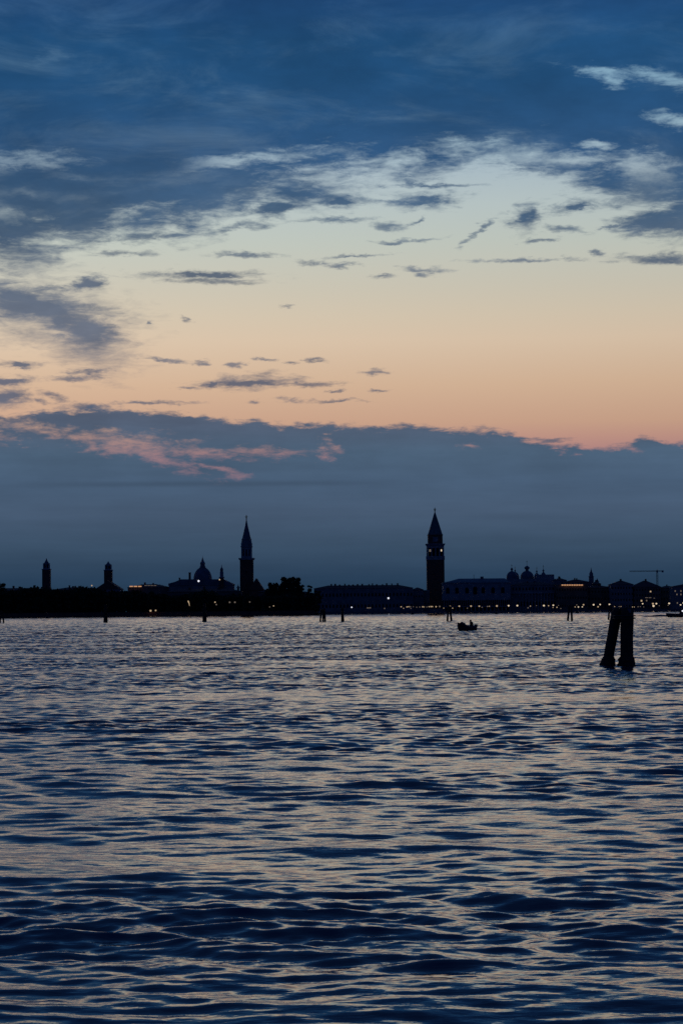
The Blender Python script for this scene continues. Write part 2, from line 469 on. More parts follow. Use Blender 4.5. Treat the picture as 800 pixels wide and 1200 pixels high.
# ------------------------------------------------------------------ water
def water():
    h = CAM_H
    # rows
    r = 9.0; rows = []
    while r < 760:
        rows.append(r)
        px = r * r / (h * 2338)
        cap = 0.095 if r < 170 else 0.095 + (r - 170) * 0.00055
        r += min(max(px * 0.8, 0.028), cap)
    while r < 1700:
        rows.append(r); r += 0.42 + (r - 760) * 0.0019
    while r < 14000:
        rows.append(r); r *= 1.05
    inner = [1.0, 2.5, 4, 5.5, 7, 8]
    rows = np.array(inner + rows)
    ang = np.concatenate([np.linspace(-180, -13, 60)[:-1], np.linspace(-13, -10.2, 40)[:-1], np.linspace(-10.2, 10.2, 620),
                          np.linspace(10.2, 13, 40)[1:], np.linspace(13, 180, 60)[1:]])
    ang = np.radians(ang)
    nr, na = len(rows), len(ang)
    print('water', nr, na, nr * na)
    RR, AA = np.meshgrid(rows, ang, indexing='ij')
    X = RR * np.sin(AA); Y = RR * np.cos(AA)
    drow = np.gradient(rows)
    cell = np.maximum(drow[:, None], 0) * np.ones((1, na))
    dth = np.gradient(ang)[None, :] * RR
    cell = np.maximum(cell, dth).astype(np.float32)
    Z = np.zeros(X.shape, np.float32); DX = np.zeros_like(Z); DY = np.zeros_like(Z)
    # slow gust field: patches with livelier and calmer ripples
    G = np.zeros_like(X)
    ff = np.clip((rows - 50) / 250, 0, 1); far = (1 + FAR * ff * ff * (3 - 2 * ff))[:, None].astype(np.float32)
    for i in range(14):
        lam = float(np.exp(rng.uniform(np.log(7), np.log(45))))
        th = rng.normal(0, .5) + math.pi / 2
        k = 2 * math.pi / lam
        G += np.sin(k * (X * math.cos(th) * 1.0 + Y * math.sin(th)) + rng.uniform(0, 6.28))
    G = (G / math.sqrt(7)).astype(np.float32)
    N = WAVE_N
    lams = np.exp(np.linspace(math.log(0.18), math.log(5.5), N)) * rng.uniform(.93, 1.07, N)
    for lam in lams:
        sd = 0.55 if lam > 1.0 else 0.62
        th = rng.normal(math.radians(-97), sd)
        k = 2 * math.pi / lam
        cs, sn = math.cos(th), math.sin(th)
        s = WAVE_SLOPE * math.sqrt(2.0 / N) * rng.uniform(.7, 1.3)
        if lam < .9: s *= 1.22
        if lam < .45: s *= 1.12
        if lam > 1.1: s *= 0.68
        if lam > 2.2: s *= 0.52
        am = s / k
        w = np.clip((lam / cell - 2.0) / 1.6, 0, 1)
        sel = w.max(axis=1) > 0
        if not sel.any(): continue
        i1 = np.nonzero(sel)[0]
        a0, b0 = i1[0], i1[-1] + 1
        ph = np.mod(k * (X[a0:b0] * cs + Y[a0:b0] * sn) + rng.uniform(0, 6.28), 2 * math.pi).astype(np.float32)
        gm_ = far[a0:b0] * np.clip(1.0 + (0.34 if lam < 1.5 else 0.15) * G[a0:b0], .3, 1.9)
        ww = w[a0:b0] * gm_ * am
        Z[a0:b0] += ww * np.cos(ph)
        sp_ = np.sin(ph) * ww * 0.75
        DX[a0:b0] -= cs * sp_; DY[a0:b0] -= sn * sp_
    Xf = X + DX; Yf = Y + DY
    co = np.stack([Xf, Yf, Z], -1).reshape(-1, 3).astype(np.float32)
    idx = np.arange(nr * na).reshape(nr, na)
    q = np.stack([idx[:-1, :-1], idx[:-1, 1:], idx[1:, 1:], idx[1:, :-1]], -1).reshape(-1, 4)[:, ::-1]
    me = bpy.data.meshes.new('water')
    me.vertices.add(len(co)); me.vertices.foreach_set('co', co.ravel())
    me.loops.add(q.size); me.loops.foreach_set('vertex_index', q.ravel().astype(np.int32))
    me.polygons.add(len(q))
    me.polygons.foreach_set('loop_start', (np.arange(len(q)) * 4).astype(np.int32))
    me.polygons.foreach_set('loop_total', np.full(len(q), 4, np.int32))
    me.polygons.foreach_set('use_smooth', np.ones(len(q), bool))
    me.update(calc_edges=True)
    m = bpy.data.materials.new('water'); m.use_nodes = True
    t = NT(m.node_tree)
    g = t.node('ShaderNodeNewGeometry')
    pos = g.outputs['Position']
    p2 = t.vmath('MULTIPLY', pos, (0.55, 1.0, 1.0))
    n1 = t.noise(p2, 6.5, 3, 0.55, 0.3)       # ripples about 15 cm
    n2 = t.noise(p2, 1.3, 3, 0.55, 0.2)       # small chop
    n3 = t.noise(t.vmath('MULTIPLY', pos, (0.02, 0.05, 1)), 1.0, 3, 0.55)   # gust patches
    gust = t.mapr(n3, 0.32, 0.68, 0.45, 1.35)
    n0 = t.noise(p2, 24.0, 2, 0.5)             # capillary ripples
    hgt = t.math('ADD', t.math('MULTIPLY', n1, B1), t.math('MULTIPLY', n2, B2))
    hgt = t.math('ADD', hgt, t.math('MULTIPLY', n0, 0.0009))
    hgt = t.math('MULTIPLY', hgt, gust)
    bp = t.node('ShaderNodeBump'); bp.inputs['Strength'].default_value = 1.0; bp.inputs['Distance'].default_value = 1.0
    t.put(bp.inputs['Height'], hgt)
    b = t.node('ShaderNodeBsdfPrincipled')
    b.inputs['Base Color'].default_value = (.005, .034, .075, 1)
    b.inputs['Roughness'].default_value = 0.03
    b.inputs['IOR'].default_value = 1.55
    b.inputs['Specular Tint'].default_value = (0.87, 0.98, 1.0, 1)
    t.l.new(bp.outputs[0], b.inputs['Normal'])
    o = t.node('ShaderNodeOutputMaterial'); t.l.new(b.outputs[0], o.inputs[0])
    me.materials.append(m); M['water'] = m
    o = bpy.data.objects.new('water', me); COL.objects.link(o)
    tag(o, kind='structure')
    return o


WAVE_N = 104
WAVE_SLOPE = 0.134
FAR = 0.4
B1, B2 = 0.0072, 0.019
water()

# ------------------------------------------------------------------ land
SH_L, SH_M, SH_R = 1560.0, 2120.0, 2080.0


def land():
    # near island on the left, far shore in the middle and on the right
    xe = WX(372, SH_L)
    bm = bmesh.new(); prism(bm, [(-2200, -1.5), (xe - 6, -1.5), (xe, 0.9), (xe - 1, 1.25), (-2200, 1.25)], SH_L, SH_L + 330)
    tag(obj('island_ground', bm, M['soil']), kind='structure')
    bm = bmesh.new(); box(bm, -2600, 3200, SH_R, SH_R + 1400, -1.5, 1.15)
    tag(obj('mainland_ground', bm, M['soil']), kind='structure')
    bm = bmesh.new(); box(bm, WX(365, SH_R), 1800, SH_R - 9, SH_R - 0.02, -1.5, 1.3)
    box(bm, WX(365, SH_R), 1800, SH_R - 9.3, SH_R - 9.02, 1.1, 1.42)
    tag(obj('quay', bm, M['paving']), kind='structure')


land()


# ------------------------------------------------------------------ generic pieces
def win_arch(w, h, d=0.5, arch=True):
    bm = bmesh.new()
    pr = [(-w / 2, 0), (w / 2, 0), (w / 2, h - (w / 2 if arch else 0))]
    if arch:
        for k in range(1, 7): pr.append((w / 2 * math.cos(math.pi * k / 7), h - w / 2 + w / 2 * math.sin(math.pi * k / 7)))
    pr.append((-w / 2, h - (w / 2 if arch else 0)))
    prism(bm, pr, -0.03, d)
    return bm


def windows(parent, xs, zs, w, h, y, m='hole', arch=False, name='window'):
    """separate window parts sharing one mesh; positions local to the parent; face at local y"""
    first = None
    for z in zs:
        for x in xs:
            if first is None:
                first = obj(name, win_arch(w, h, 0.4, arch), M[m], parent); o = first
            else:
                o = first.copy(); link(o, parent)
            o.location = (x, y - 0.06, z)


def block(name, label, cat, x0, x1, ytop, D, depth=18, m='plaster', roof='hip', rh=2.5, rm='tile', win=None, chim=0, group=None,
          zbase=1.2, wsize=(1.1, 2.0)):
    """ordinary building: wall block with eaves course, a roof, window openings and chimneys. ytop is the ridge row"""
    X0, X1 = WX(x0, D), WX(x1, D); cx = (X0 + X1) / 2; w = (X1 - X0)
    zt = WZ(ytop, D, (x0 + x1) / 2)
    t = thing(name, (cx, D, zbase), label, cat, group)
    H = zt - zbase; he = H - (rh if roof else 0)
    bm = bx(-w / 2, w / 2, 0, depth, -0.6, he)
    box(bm, -w / 2 - .25, w / 2 + .25, -.25, depth + .25, he + .003, he + .35)
    obj('wall', bm, M[m], t)
    if roof:
        bm = bmesh.new(); o = 0.5; z0 = he + .356
        if roof == 'hip':
            s = min(depth / 2, w * .45)
            v = [bm.verts.new(p) for p in ((-w / 2 - o, -o, z0), (w / 2 + o, -o, z0), (w / 2 + o, depth + o, z0), (-w / 2 - o, depth + o, z0),
                                           (-w / 2 + s, depth / 2, H), (w / 2 - s, depth / 2, H))]
            for f in ((0, 1, 5, 4), (1, 2, 5), (2, 3, 4, 5), (3, 0, 4), (3, 2, 1, 0)): bm.faces.new([v[i] for i in f])
        elif roof == 'gable':     # gable end faces the water
            prism(bm, [(-w / 2 - o, z0), (w / 2 + o, z0), (0, H)], -o, depth + o)
        elif roof == 'flat':
            box(bm, -w / 2 - .1, w / 2 + .1, -.1, depth + .1, z0, H)
        r = obj('roof', bm, M[rm], t)
        for k in range(chim):
            rs_ = w - 2 * min(depth / 2, w * .45) if roof == 'hip' else w * .3
            x = -rs_ / 2 + rs_ * (k + .5 + random.uniform(-.3, .3)) / chim
            yb = depth / 2 - random.uniform(1, 2.5); hc = random.uniform(.7, 1.6); s = random.uniform(.5, .85)
            bm = bx(x - s, x + s, yb - s, yb + s, H - 1.6, H + hc * .62)
            lathe(bm, [(s * 1.0, H + hc * .6), (s * 1.3, H + hc), (s * 1.1, H + hc * 1.05)], 8, x, yb)
            obj('chimney', bm, M['brick'], t)
    if win:
        n, rows, arch = win
        xs = [-w / 2 + w * (k + .5) / n for k in range(n)]
        zs = [he * (r + .35) / (rows + .1) + .4 for r in range(rows)]
        windows(t, xs, zs, wsize[0], wsize[1], 0, 'hole', arch)
    return t, X0, X1, H, he


def local(t, x, y, D):
    return W(x, y, D) - Vector(t.location)


ORD = ['first', 'second', 'third', 'fourth', 'fifth', 'sixth', 'seventh', 'eighth', 'ninth', 'tenth', 'eleventh', 'twelfth',
       'thirteenth', 'fourteenth', 'fifteenth', 'sixteenth', 'seventeenth', 'eighteenth', 'nineteenth', 'twentieth']


# ------------------------------------------------------------------ San Giorgio side (left island)
def statue(parent, x, z, s=1.0, name='statue', m='gold', y=0):
    bm = lt([(.35 * s, z), (.5 * s, z + .3 * s), (.62 * s, z + 1.2 * s), (.42 * s, z + 2.1 * s), (.6 * s, z + 2.6 * s), (.3 * s, z + 3.0 * s),
             (.36 * s, z + 3.3 * s), (.28 * s, z + 3.65 * s), (.05 * s, z + 3.8 * s)], 8, x, y)
    # wings
    prism(bm, [(x - .4 * s, z + 1.6 * s), (x - 1.25 * s, z + 2.9 * s), (x - 1.0 * s, z + 1.5 * s)], y - .1 * s, y + .1 * s)
    prism(bm, [(x + .4 * s, z + 1.6 * s), (x + 1.0 * s, z + 1.5 * s), (x + 1.25 * s, z + 2.9 * s)], y - .1 * s, y + .1 * s)
    return obj(name, bm, M[m], parent)


def campanile_stone(D=1660):
    cx, w = WX(289.2, D), 15.4 / F_PX * D
    t = thing('bell_tower', (cx, D, 1.2), 'slender dark brick bell tower with pointed spire and corner pinnacles, left of the big trees', 'bell tower')
    Z = lambda y: WZ(y, D, 289) - 1.2
    hw = w / 2
    z1 = Z(656)
    bm = bx(-hw, hw, 0, w, -1, z1)
    for s in (-1, 1):
        for k in (-1, -.33, .33, 1):          # lesenes
            if s == -1: box(bm, k * (hw - .5) - .45, k * (hw - .5) + .45, -.22, -.003, 0, z1 - .1)
    obj('shaft', bm, M['brick'], t)
    bm = bx(-hw - .7, hw + .7, -.7, w + .7, z1 + .003, z1 + .7)
    box(bm, -hw - .95, hw + .95, -.95, w + .95, z1 + .71, z1 + 1.3)
    obj('cornice', bm, M['stone'], t)
    z2 = Z(641)
    bm = bx(-hw + .9, hw - .9, .9, w - .9, z1 + 1.303, z1 + 2.6)
    box(bm, -hw + .9, hw - .9, .9, w - .9, z2 - 1.6, z2)
    for i in (-1, -.34, .34, 1):
        for j in (0, 1):
            yy = .9 if j == 0 else w - 2.1
            box(bm, i * (hw - 1.5) - .6, i * (hw - 1.5) + .6, yy, yy + 1.2, z1 + 2.603, z2 - 1.603)
    for xx in (-hw + .9, hw - 2.1):
        box(bm, xx + .003, xx + 1.197, w / 2 - .8, w / 2 + .8, z1 + 2.604, z2 - 1.604)
    obj('belfry', bm, M['stone'], t)
    obj('bell_chamber', bx(-hw + 2.3, hw - 2.3, 2.3, w - 2.3, z1 + 2.606, z2 - 1.606), M['hole'], t)
    obj('upper_cornice', bx(-hw + .5, hw - .5, .5, w - .5, z2 + .003, z2 + .6), M['stone'], t)
    for sx in (-1, 1):
        for yy in (1.5, w - 1.5):
            obj('pinnacle', lt([(.75, z2 + .603), (.75, z2 + 2.2), (1.0, z2 + 2.4), (.55, z2 + 2.9), (.3, z2 + 4.6), (.04, z2 + 6.2)], 8, sx * (hw - 1.55), yy), M['stone'], t)
    z3 = Z(631.5)
    obj('drum', lt([(3.3, z2 + .61), (3.3, z3 - .5), (3.6, z3 - .4), (3.6, z3)], 16, 0, w / 2), M['stone'], t)
    z4 = Z(608.5)
    obj('spire', lt([(3.2, z3 + .003), (2.55, z3 + (z4 - z3) * .2), (.95, z3 + (z4 - z3) * .7), (.28, z4), (.5, z4 + .3), (.2, z4 + .6)], 16, 0, w / 2), M['lead'], t)
    statue(t, 0, z4 + .5, .75, y=w / 2)
    windows(t, [0], [z1 * .25, z1 * .5, z1 * .75], .7, 1.6, 0, 'hole')


campanile_stone()


def campanile_big(D=2250):
    cx, w = WX(510.8, D), 20.4 / F_PX * D
    t = thing('bell_tower', (cx, D, 1.3), 'tallest and widest dark bell tower with pyramid spire and two lit belfry openings', 'bell tower')
    Z = lambda y: WZ(y, D, 511) - 1.3
    hw = w / 2
    z1 = Z(656)
    bm = bx(-hw, hw, 0, w, -1, z1)
    for k in (-1, -.6, -.2, .2, .6, 1):
        box(bm, k * (hw - .6) - .5, k * (hw - .6) + .5, -.25, -.003, 4, z1 - 1.2)
    obj('shaft', bm, M['brick'], t)
    obj('base_course', bx(-hw - .5, hw + .5, -.5, w + .5, -1, 2.2), M['stone'], t)
    z2 = Z(639)
    bm = bx(-hw - .35, hw + .35, -.35, w + .35, z1 + .003, z1 + 3.6)
    box(bm, -hw + .2, hw - .2, .2, w - .2, z2 - 2.6, z2)
    n = 5
    for i in range(n):
        x = -hw + .75 + (w - 1.5) * i / (n - 1)
        for yy in (.2, w - 1.7): box(bm, x - .55, x + .55, yy, yy + 1.5, z1 + 3.603, z2 - 2.603)
    for xx in (-hw + .2, hw - 1.3):
        for i in range(1, n - 1):
            y = .95 + (w - 1.9) * i / (n - 1); box(bm, xx, xx + 1.1, y - .5, y + .5, z1 + 3.604, z2 - 2.604)
    obj('belfry', bm, M['stone'], t)
    obj('bell_chamber', bx(-hw + 1.9, hw - 1.9, 1.9, w - 1.9, z1 + 3.606, z2 - 2.606), M['hole'], t)
    # the two openings that are lit from inside
    z = Z(645.4)
    o = obj('lit_opening', win_arch(1.7, 2.5, .3), M['lampC'], t); o.location = (WX(504.4, D) - cx, .6, z - .9)
    o['label'] = 'dim amber lit belfry opening'
    o = obj('lit_opening', win_arch(1.15, 1.9, .3), M['lampB'], t); o.location = (WX(517.6, D) - cx, .6, z - .6)
    o['label'] = 'bright white lit belfry opening'
    z3 = Z(637)
    bm = bx(-hw - .5, hw + .5, -.5, w + .5, z2 + .003, z2 + .9)
    box(bm, -hw - .9, hw + .9, -.9, w + .9, z2 + .903, z3)
    obj('cornice', bm, M['stone'], t)
    z4 = Z(626.3)
    bm = bx(-hw + 1.4, hw - 1.4, 1.4, w - 1.4, z3 + .003, z4 - .8)
    box(bm, -hw + 1.0, hw - 1.0, 1.0, w - 1.0, z4 - .797, z4)
    obj('attic', bm, M['brick'], t)
    obj('relief_panel', bx(-2.4, 2.4, 1.15, 1.39, z3 + 2, z4 - 2.5), M['stone'], t)
    z5 = Z(599)
    r = (hw - 1.5)
    bm = bmesh.new()
    q = [(-r, 1.5), (r, 1.5), (r, w - 1.5), (-r, w - 1.5)]
    a = [bm.verts.new((x, y, z4 + .003)) for x, y in q]
    b = [bm.verts.new((x * .035, w / 2 + (y - w / 2) * .035, z5)) for x, y in q]
    for i in range(4): bm.faces.new((a[i], a[(i + 1) % 4], b[(i + 1) % 4], b[i]))
    bm.faces.new(a[::-1]); bm.faces.new(b)
    obj('spire', bm, M['copper'], t)
    statue(t, 0, z5 - .1, 1.05, y=w / 2)
    windows(t, [0], [z1 * k for k in (.2, .4, .6, .8)], .8, 1.6, 0, 'hole')


campanile_big()


def small_tower(name, label, xc, wpx, ytop_shaft, ybelf, ytip, D, m='brick', onion=False, open_z=True, cat='bell tower'):
    cx, w = WX(xc, D), wpx / F_PX * D; hw = w / 2
    t = thing(name, (cx, D, 1.2), label, cat)
    Z = lambda y: WZ(y, D, xc) - 1.2
    z1, z2, z3 = Z(ytop_shaft), Z(ybelf), Z(ytip)
    bm = bx(-hw, hw, 0, w, -1, z1)
    for k in (-1, 1): box(bm, k * (hw - .4) - .4, k * (hw - .4) + .4, -.18, -.003, 0, z1 - .3)
    obj('shaft', bm, M[m], t)
    obj('cornice', bx(-hw - .45, hw + .45, -.45, w + .45, z1 + .003, z1 + .6), M['stone'], t)
    b = hw * .8
    bm = bx(-b, b, w / 2 - b, w / 2 + b, z1 + .603, z1 + 1.3)
    box(bm, -b, b, w / 2 - b, w / 2 + b, z2 - 1.0, z2)
    for sx in (-1, 0, 1):
        for sy in (-1, 1):
            box(bm, sx * (b - .45) - .45, sx * (b - .45) + .45, w / 2 + sy * (b - .45) - .45, w / 2 + sy * (b - .45) + .45, z1 + 1.303, z2 - 1.003)
    obj('belfry', bm, M['stone'], t)
    obj('bell_chamber', bx(-b * .55, b * .55, w / 2 - b * .55, w / 2 + b * .55, z1 + 1.305, z2 - 1.005), M['hole'], t)
    hh = z3 - z2
    if onion:
        pr = [(b * .8, z2 + .003), (b * .8, z2 + hh * .12), (b * .98, z2 + hh * .24), (b * .8, z2 + hh * .42), (b * .3, z2 + hh * .6), (.25, z2 + hh * .7), (.08, z3)]
    else:
        pr = [(b * .8, z2 + .003), (b * .74, z2 + hh * .12), (b * .5, z2 + hh * .3), (b * .36, z2 + hh * .48), (b * .24, z2 + hh * .66), (b * .14, z2 + hh * .82), (.12, z3)]
    obj('cupola', lt(pr, 14, 0, w / 2), M['lead'], t)
    return t


small_tower('bell_tower', 'square dark bell tower over the low black trees, leftmost of the towers', 54.4, 9.2, 667.5, 660, 654, 1980)
small_tower('bell_tower', 'stubby square bell tower above a gabled church at the left', 126.9, 9.2, 668.5, 661.5, 657.5, 2000)
small_tower('bell_turret', 'little onion-topped bell turret between the large dome and the slender brick tower', 260, 5.0, 677, 670, 661.5, 1640, onion=True)
small_tower('bell_tower', 'small slim bell tower with needle spire right of the lit roof terrace', 693, 5.2, 676, 671.5, 665, 2320, m='pale')


def dome_church(D=1640):
    cx = WX(236.6, D)
    t = thing('domed_church', (cx, D, 1.2), 'church with large round lead dome and lantern, left of the slender brick tower', 'church')
    Z = lambda y: WZ(y, D, 237) - 1.2
    k = D / F_PX
    zb, zd = Z(679.5), Z(664.5)
    # nave with its sloping roof
    xl, xr = WX(198, D) - cx, WX(273, D) - cx
    bm = bmesh.new()
    prism(bm, [(xl, -1), (xr, -1), (xr, Z(686)), (xl, Z(686))], 2, 26)
    obj('wall', bm, M['pale'], t)
    bm = bmesh.new()
    prism(bm, [(xl - .4, Z(686) + .003), (xr + .4, Z(686) + .003), (xr + .4, Z(684.5)), (WX(262, D) - cx, Z(679)), (WX(212, D) - cx, Z(678.6)), (WX(205, D) - cx, Z(681.5)), (xl - .4, Z(683.5))], 1.6, 26.4)
    r = obj('roof', bm, M['lead'], t)
    for px, pt in ((222, 670.5), (210, 676.6)):
        s = .75 if px == 222 else .5
        x = WX(px, D) - cx
        bm = bx(x - s, x + s, 6, 6 + 2 * s, Z(682), Z(pt + 1.5))
        lathe(bm, [(s * .8, Z(pt + 1.5) + .003), (s * 1.5, Z(pt + .4)), (s * 1.1, Z(pt))], 8, x, 6 + s)
        obj('chimney', bm, M['brick'], t)
    yc = 13
    R0 = 10.6 * k
    bm = lt([(R0 * .97, Z(683)), (R0 * .97, zb - .5), (R0 * 1.05, zb - .4), (R0 * 1.05, zb)], 32, 0, yc)
    d = obj('drum', bm, M['stone'], t)
    for a in range(16):
        th = 2 * math.pi * (a + .5) / 16
        o = obj('window', win_arch(1.1, 1.7, .3), M['hole'], d); o.rotation_euler = (0, 0, th + math.pi / 2)
        o.location = (R0 * .97 * math.cos(th) * .999, yc + R0 * .97 * math.sin(th) * .999, Z(682.4))
    pr = []
    for i in range(13):
        a = math.pi / 2 * i / 12
        pr.append((R0 * math.cos(a) * (1.0 if i < 12 else 1), zb + .003 + (zd - zb) * math.sin(a)))
    pr[-1] = (R0 * .22, pr[-2][1] + .3)
    bm = lathe(bmesh.new(), pr[:-1] + [(R0 * .2, zd)], 40, 0, yc)
    for a in range(16):      # ribs
        th = 2 * math.pi * a / 16
        tube(bm, [(R0 * 1.01 * math.cos(math.pi / 2 * i / 8) * math.cos(th), yc + R0 * 1.01 * math.cos(math.pi / 2 * i / 8) * math.sin(th),
                   zb + (zd - zb) * 1.01 * math.sin(math.pi / 2 * i / 8)) for i in range(8)], .18, 5)
    obj('dome', bm, M['lead'], t, smooth=False)
    zl = Z(657.5); lr = 3.5 * k
    obj('lantern', lt([(lr, zd - .4), (lr, zd + .6), (lr * .8, zd + .7), (lr * .78, zd + 2.6), (lr * .95, zd + 2.8), (lr * .5, zl), (lr * .22, Z(654.5)), (.12, Z(652.5)), (.05, Z(650.8))], 16, 0, yc), M['lead'], t)
    gable = bmesh.new()
    return t


dome_church()

# church below the stubby tower
block('gabled_church', 'church with broad low gabled roof under the stubby square tower', 'church', 112, 141, 680.6, 1985, 30, 'pale', 'gable', 7.5, 'tile', (5, 1, True))
# long low convent, wall and sheds on the island
block('convent', 'long low flat-topped convent building behind the black tree belt at far left', 'building', 60, 112, 688, 1640, 22, 'brick', 'hip', 2.2, 'tile', (12, 2, False), chim=4)
block('storehouse', 'low storehouse at the left edge, behind trees and left of the first tower', 'building', -30, 50, 689, 1650, 22, 'plaster', 'hip', 2.0, 'tile', (12, 2, False), chim=3)
t_mon, *_ = block('monastery', 'monastery wing with a brightly lit roof edge, left of the domed church', 'building', 150, 199, 684.5, 1645, 20, 'plaster', 'hip', 2.6, 'tile', (10, 2, False), chim=2)
block('cloister', 'low cloister range in front of the domed church', 'building', 196, 283, 690, 1600, 16, 'plaster', 'hip', 2.2, 'tile', (16, 1, True), chim=3)
block('boathouse', 'dark steep gabled building against the right side of the slender brick tower', 'building', 292, 309, 677.5, 1650, 20, 'brick', 'gable', 9.0, 'tile', (3, 1, True))
block('harbour_house', 'low dark house between the slender brick tower and the big trees', 'building', 303, 330, 690.5, 1620, 16, 'plaster', 'hip', 2.2, 'tile', (6, 2, False), chim=1)
block('garden_house', 'low dark building below the big round trees', 'building', 332, 371, 693, 1640, 16, 'ochre', 'hip', 2.2, 'tile', (8, 2, False), chim=2)
small_tower('pinnacle_turret', 'tiny pointed turret at the left foot of the slender brick tower', 279.3, 2.4, 689, 687, 684, 1630, cat='turret')


def strip_light(parent, x0, x1, y, D, th, m, name='lit_edge', n=1):
    """lamps under the eaves: individual short fittings"""
    for k in range(n):
        a = W(x0 + (x1 - x0) * k / n, y, D - 1.2) - Vector(parent.location); b = W(x0 + (x1 - x0) * (k + .8) / n, y, D - 1.2) - Vector(parent.location)
        obj(name, bx(a.x, b.x, a.y, a.y + .3, a.z - th / 2, a.z + th / 2), M[m], parent)


strip_light(t_mon, 152, 167, 687.2, 1645, .75, 'lampO', n=3)
strip_light(t_mon, 169.5, 184, 686.2, 1645, .35, 'lampC', n=4)

# ------------------------------------------------------------------ far shore
lib, *_ = block('long_palace', 'long even-roofed dark palace with many chimneys, between the big trees and the tallest tower', 'building', 368, 484, 685.6, 2190, 26, 'pale', 'hip', 3.2, 'tile', (28, 2, True), chim=15, wsize=(1.6, 3.2))
block('corner_building', 'lower building stepping down to the left foot of the tallest tower', 'building', 483, 496, 688.3, 2200, 22, 'pale', 'hip', 2.5, 'tile', (4, 2, True))
block('low_arcade', 'lowest arcade building directly against the left side of the tallest tower', 'building', 494, 503, 691.5, 2215, 20, 'pale', 'flat', 1.0, 'stone', (3, 1, True))


def doge(D=2160):
    x0, x1 = WX(519.5, D), WX(598, D); cx = (x0 + x1) / 2; w = x1 - x0
    t = thing('arcaded_palace', (cx, D, 1.3), 'wide pale palace with row of tall arched windows, right of the tallest tower', 'palace')
    Z = lambda y: WZ(y, D, 560) - 1.3
    ze = Z(683.3); dep = 34
    zg, zl = Z(711), Z(703)
    bm = bx(-w / 2, w / 2, .2, dep, zl, ze)
    box(bm, -w / 2 - .3, w / 2 + .3, -.2, dep + .3, ze + .003, ze + .6)
    obj('wall', bm, M['stone'], t)
    for i in range(25):       # merlons are pattern of one cresting
        pass
    bm = bmesh.new()
    n = 46
    for i in range(n):
        x = -w / 2 + w * (i + .5) / n
        prism(bm, [(x - .45, ze + .603), (x + .45, ze + .603), (x + .3, ze + 1.2), (x, ze + 1.9), (x - .3, ze + 1.2)], -.05, .3)
    obj('cresting', bm, M['stone'], t)
    bm = bmesh.new(); zr = Z(677.6)
    v = [bm.verts.new(p) for p in ((-w / 2 + .4, .6, ze + .604), (w / 2 - .4, .6, ze + .604), (w / 2 - .4, dep - .4, ze + .604), (-w / 2 + .4, dep - .4, ze + .604),
                                   (-w / 2 + 15, dep / 2, zr), (w / 2 - 4, dep / 2, zr))]
    for f in ((0, 1, 5, 4), (1, 2, 5), (2, 3, 4, 5), (3, 0, 4), (3, 2, 1, 0)): bm.faces.new([v[i] for i in f])
    r = obj('roof', bm, M['lead'], t)
    xb = WX(566, D) - cx
    obj('dormer', bx(xb - 1.4, xb + 1.4, dep / 2 - 2, dep / 2 + 2, zr - 1.2, Z(675.4)), M['lead'], r)
    xa = WX(556.5, D) - cx
    obj('flagpole', lt([(.22, zr - .5), (.16, Z(674)), (.3, Z(673.5)), (.04, Z(673))], 8, xa, dep / 2), M['iron'], r)
    # arched windows
    xs = [WX(p, D) - cx for p in (524.6, 535.4, 547.0, 566, 577.5, 589)]
    windows(t, xs, [Z(695.3)], 3.3, 5.6, .2, 'hole', True)
    o = obj('balcony_window', win_arch(3.8, 7.4, .4), M['hole'], t); o.location = (WX(556.6, D) - cx, .14, Z(696.5))
    # two arcades: slab, columns
    obj('gallery_floor', bx(-w / 2, w / 2, 0, dep, zg, zg + .5), M['stone'], t)
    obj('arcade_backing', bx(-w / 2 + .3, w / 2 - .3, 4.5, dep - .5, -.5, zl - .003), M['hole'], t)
    c1 = None
    for i in range(18):
        x = -w / 2 + .8 + (w - 1.6) * i / 17
        if c1 is None:
            c1 = obj('column', lt([(.75, -.5), (.75, 0), (.5, .2), (.48, zg - .8), (.8, zg - .2), (.8, zg - .003)], 10), M['stone'], t); o = c1
        else: o = c1.copy(); link(o, t)
        o.location = (x, .8, 0)
    c2 = None
    for i in range(35):
        x = -w / 2 + .6 + (w - 1.2) * i / 34
        if c2 is None:
            c2 = obj('gallery_column', lt([(.4, zg + .503), (.26, zg + .8), (.26, zl - 1.1), (.55, zl - .5), (.7, zl - .004)], 8), M['stone'], t); o = c2
        else: o = c2.copy(); link(o, t)
        o.location = (x, .7, 0)


doge()


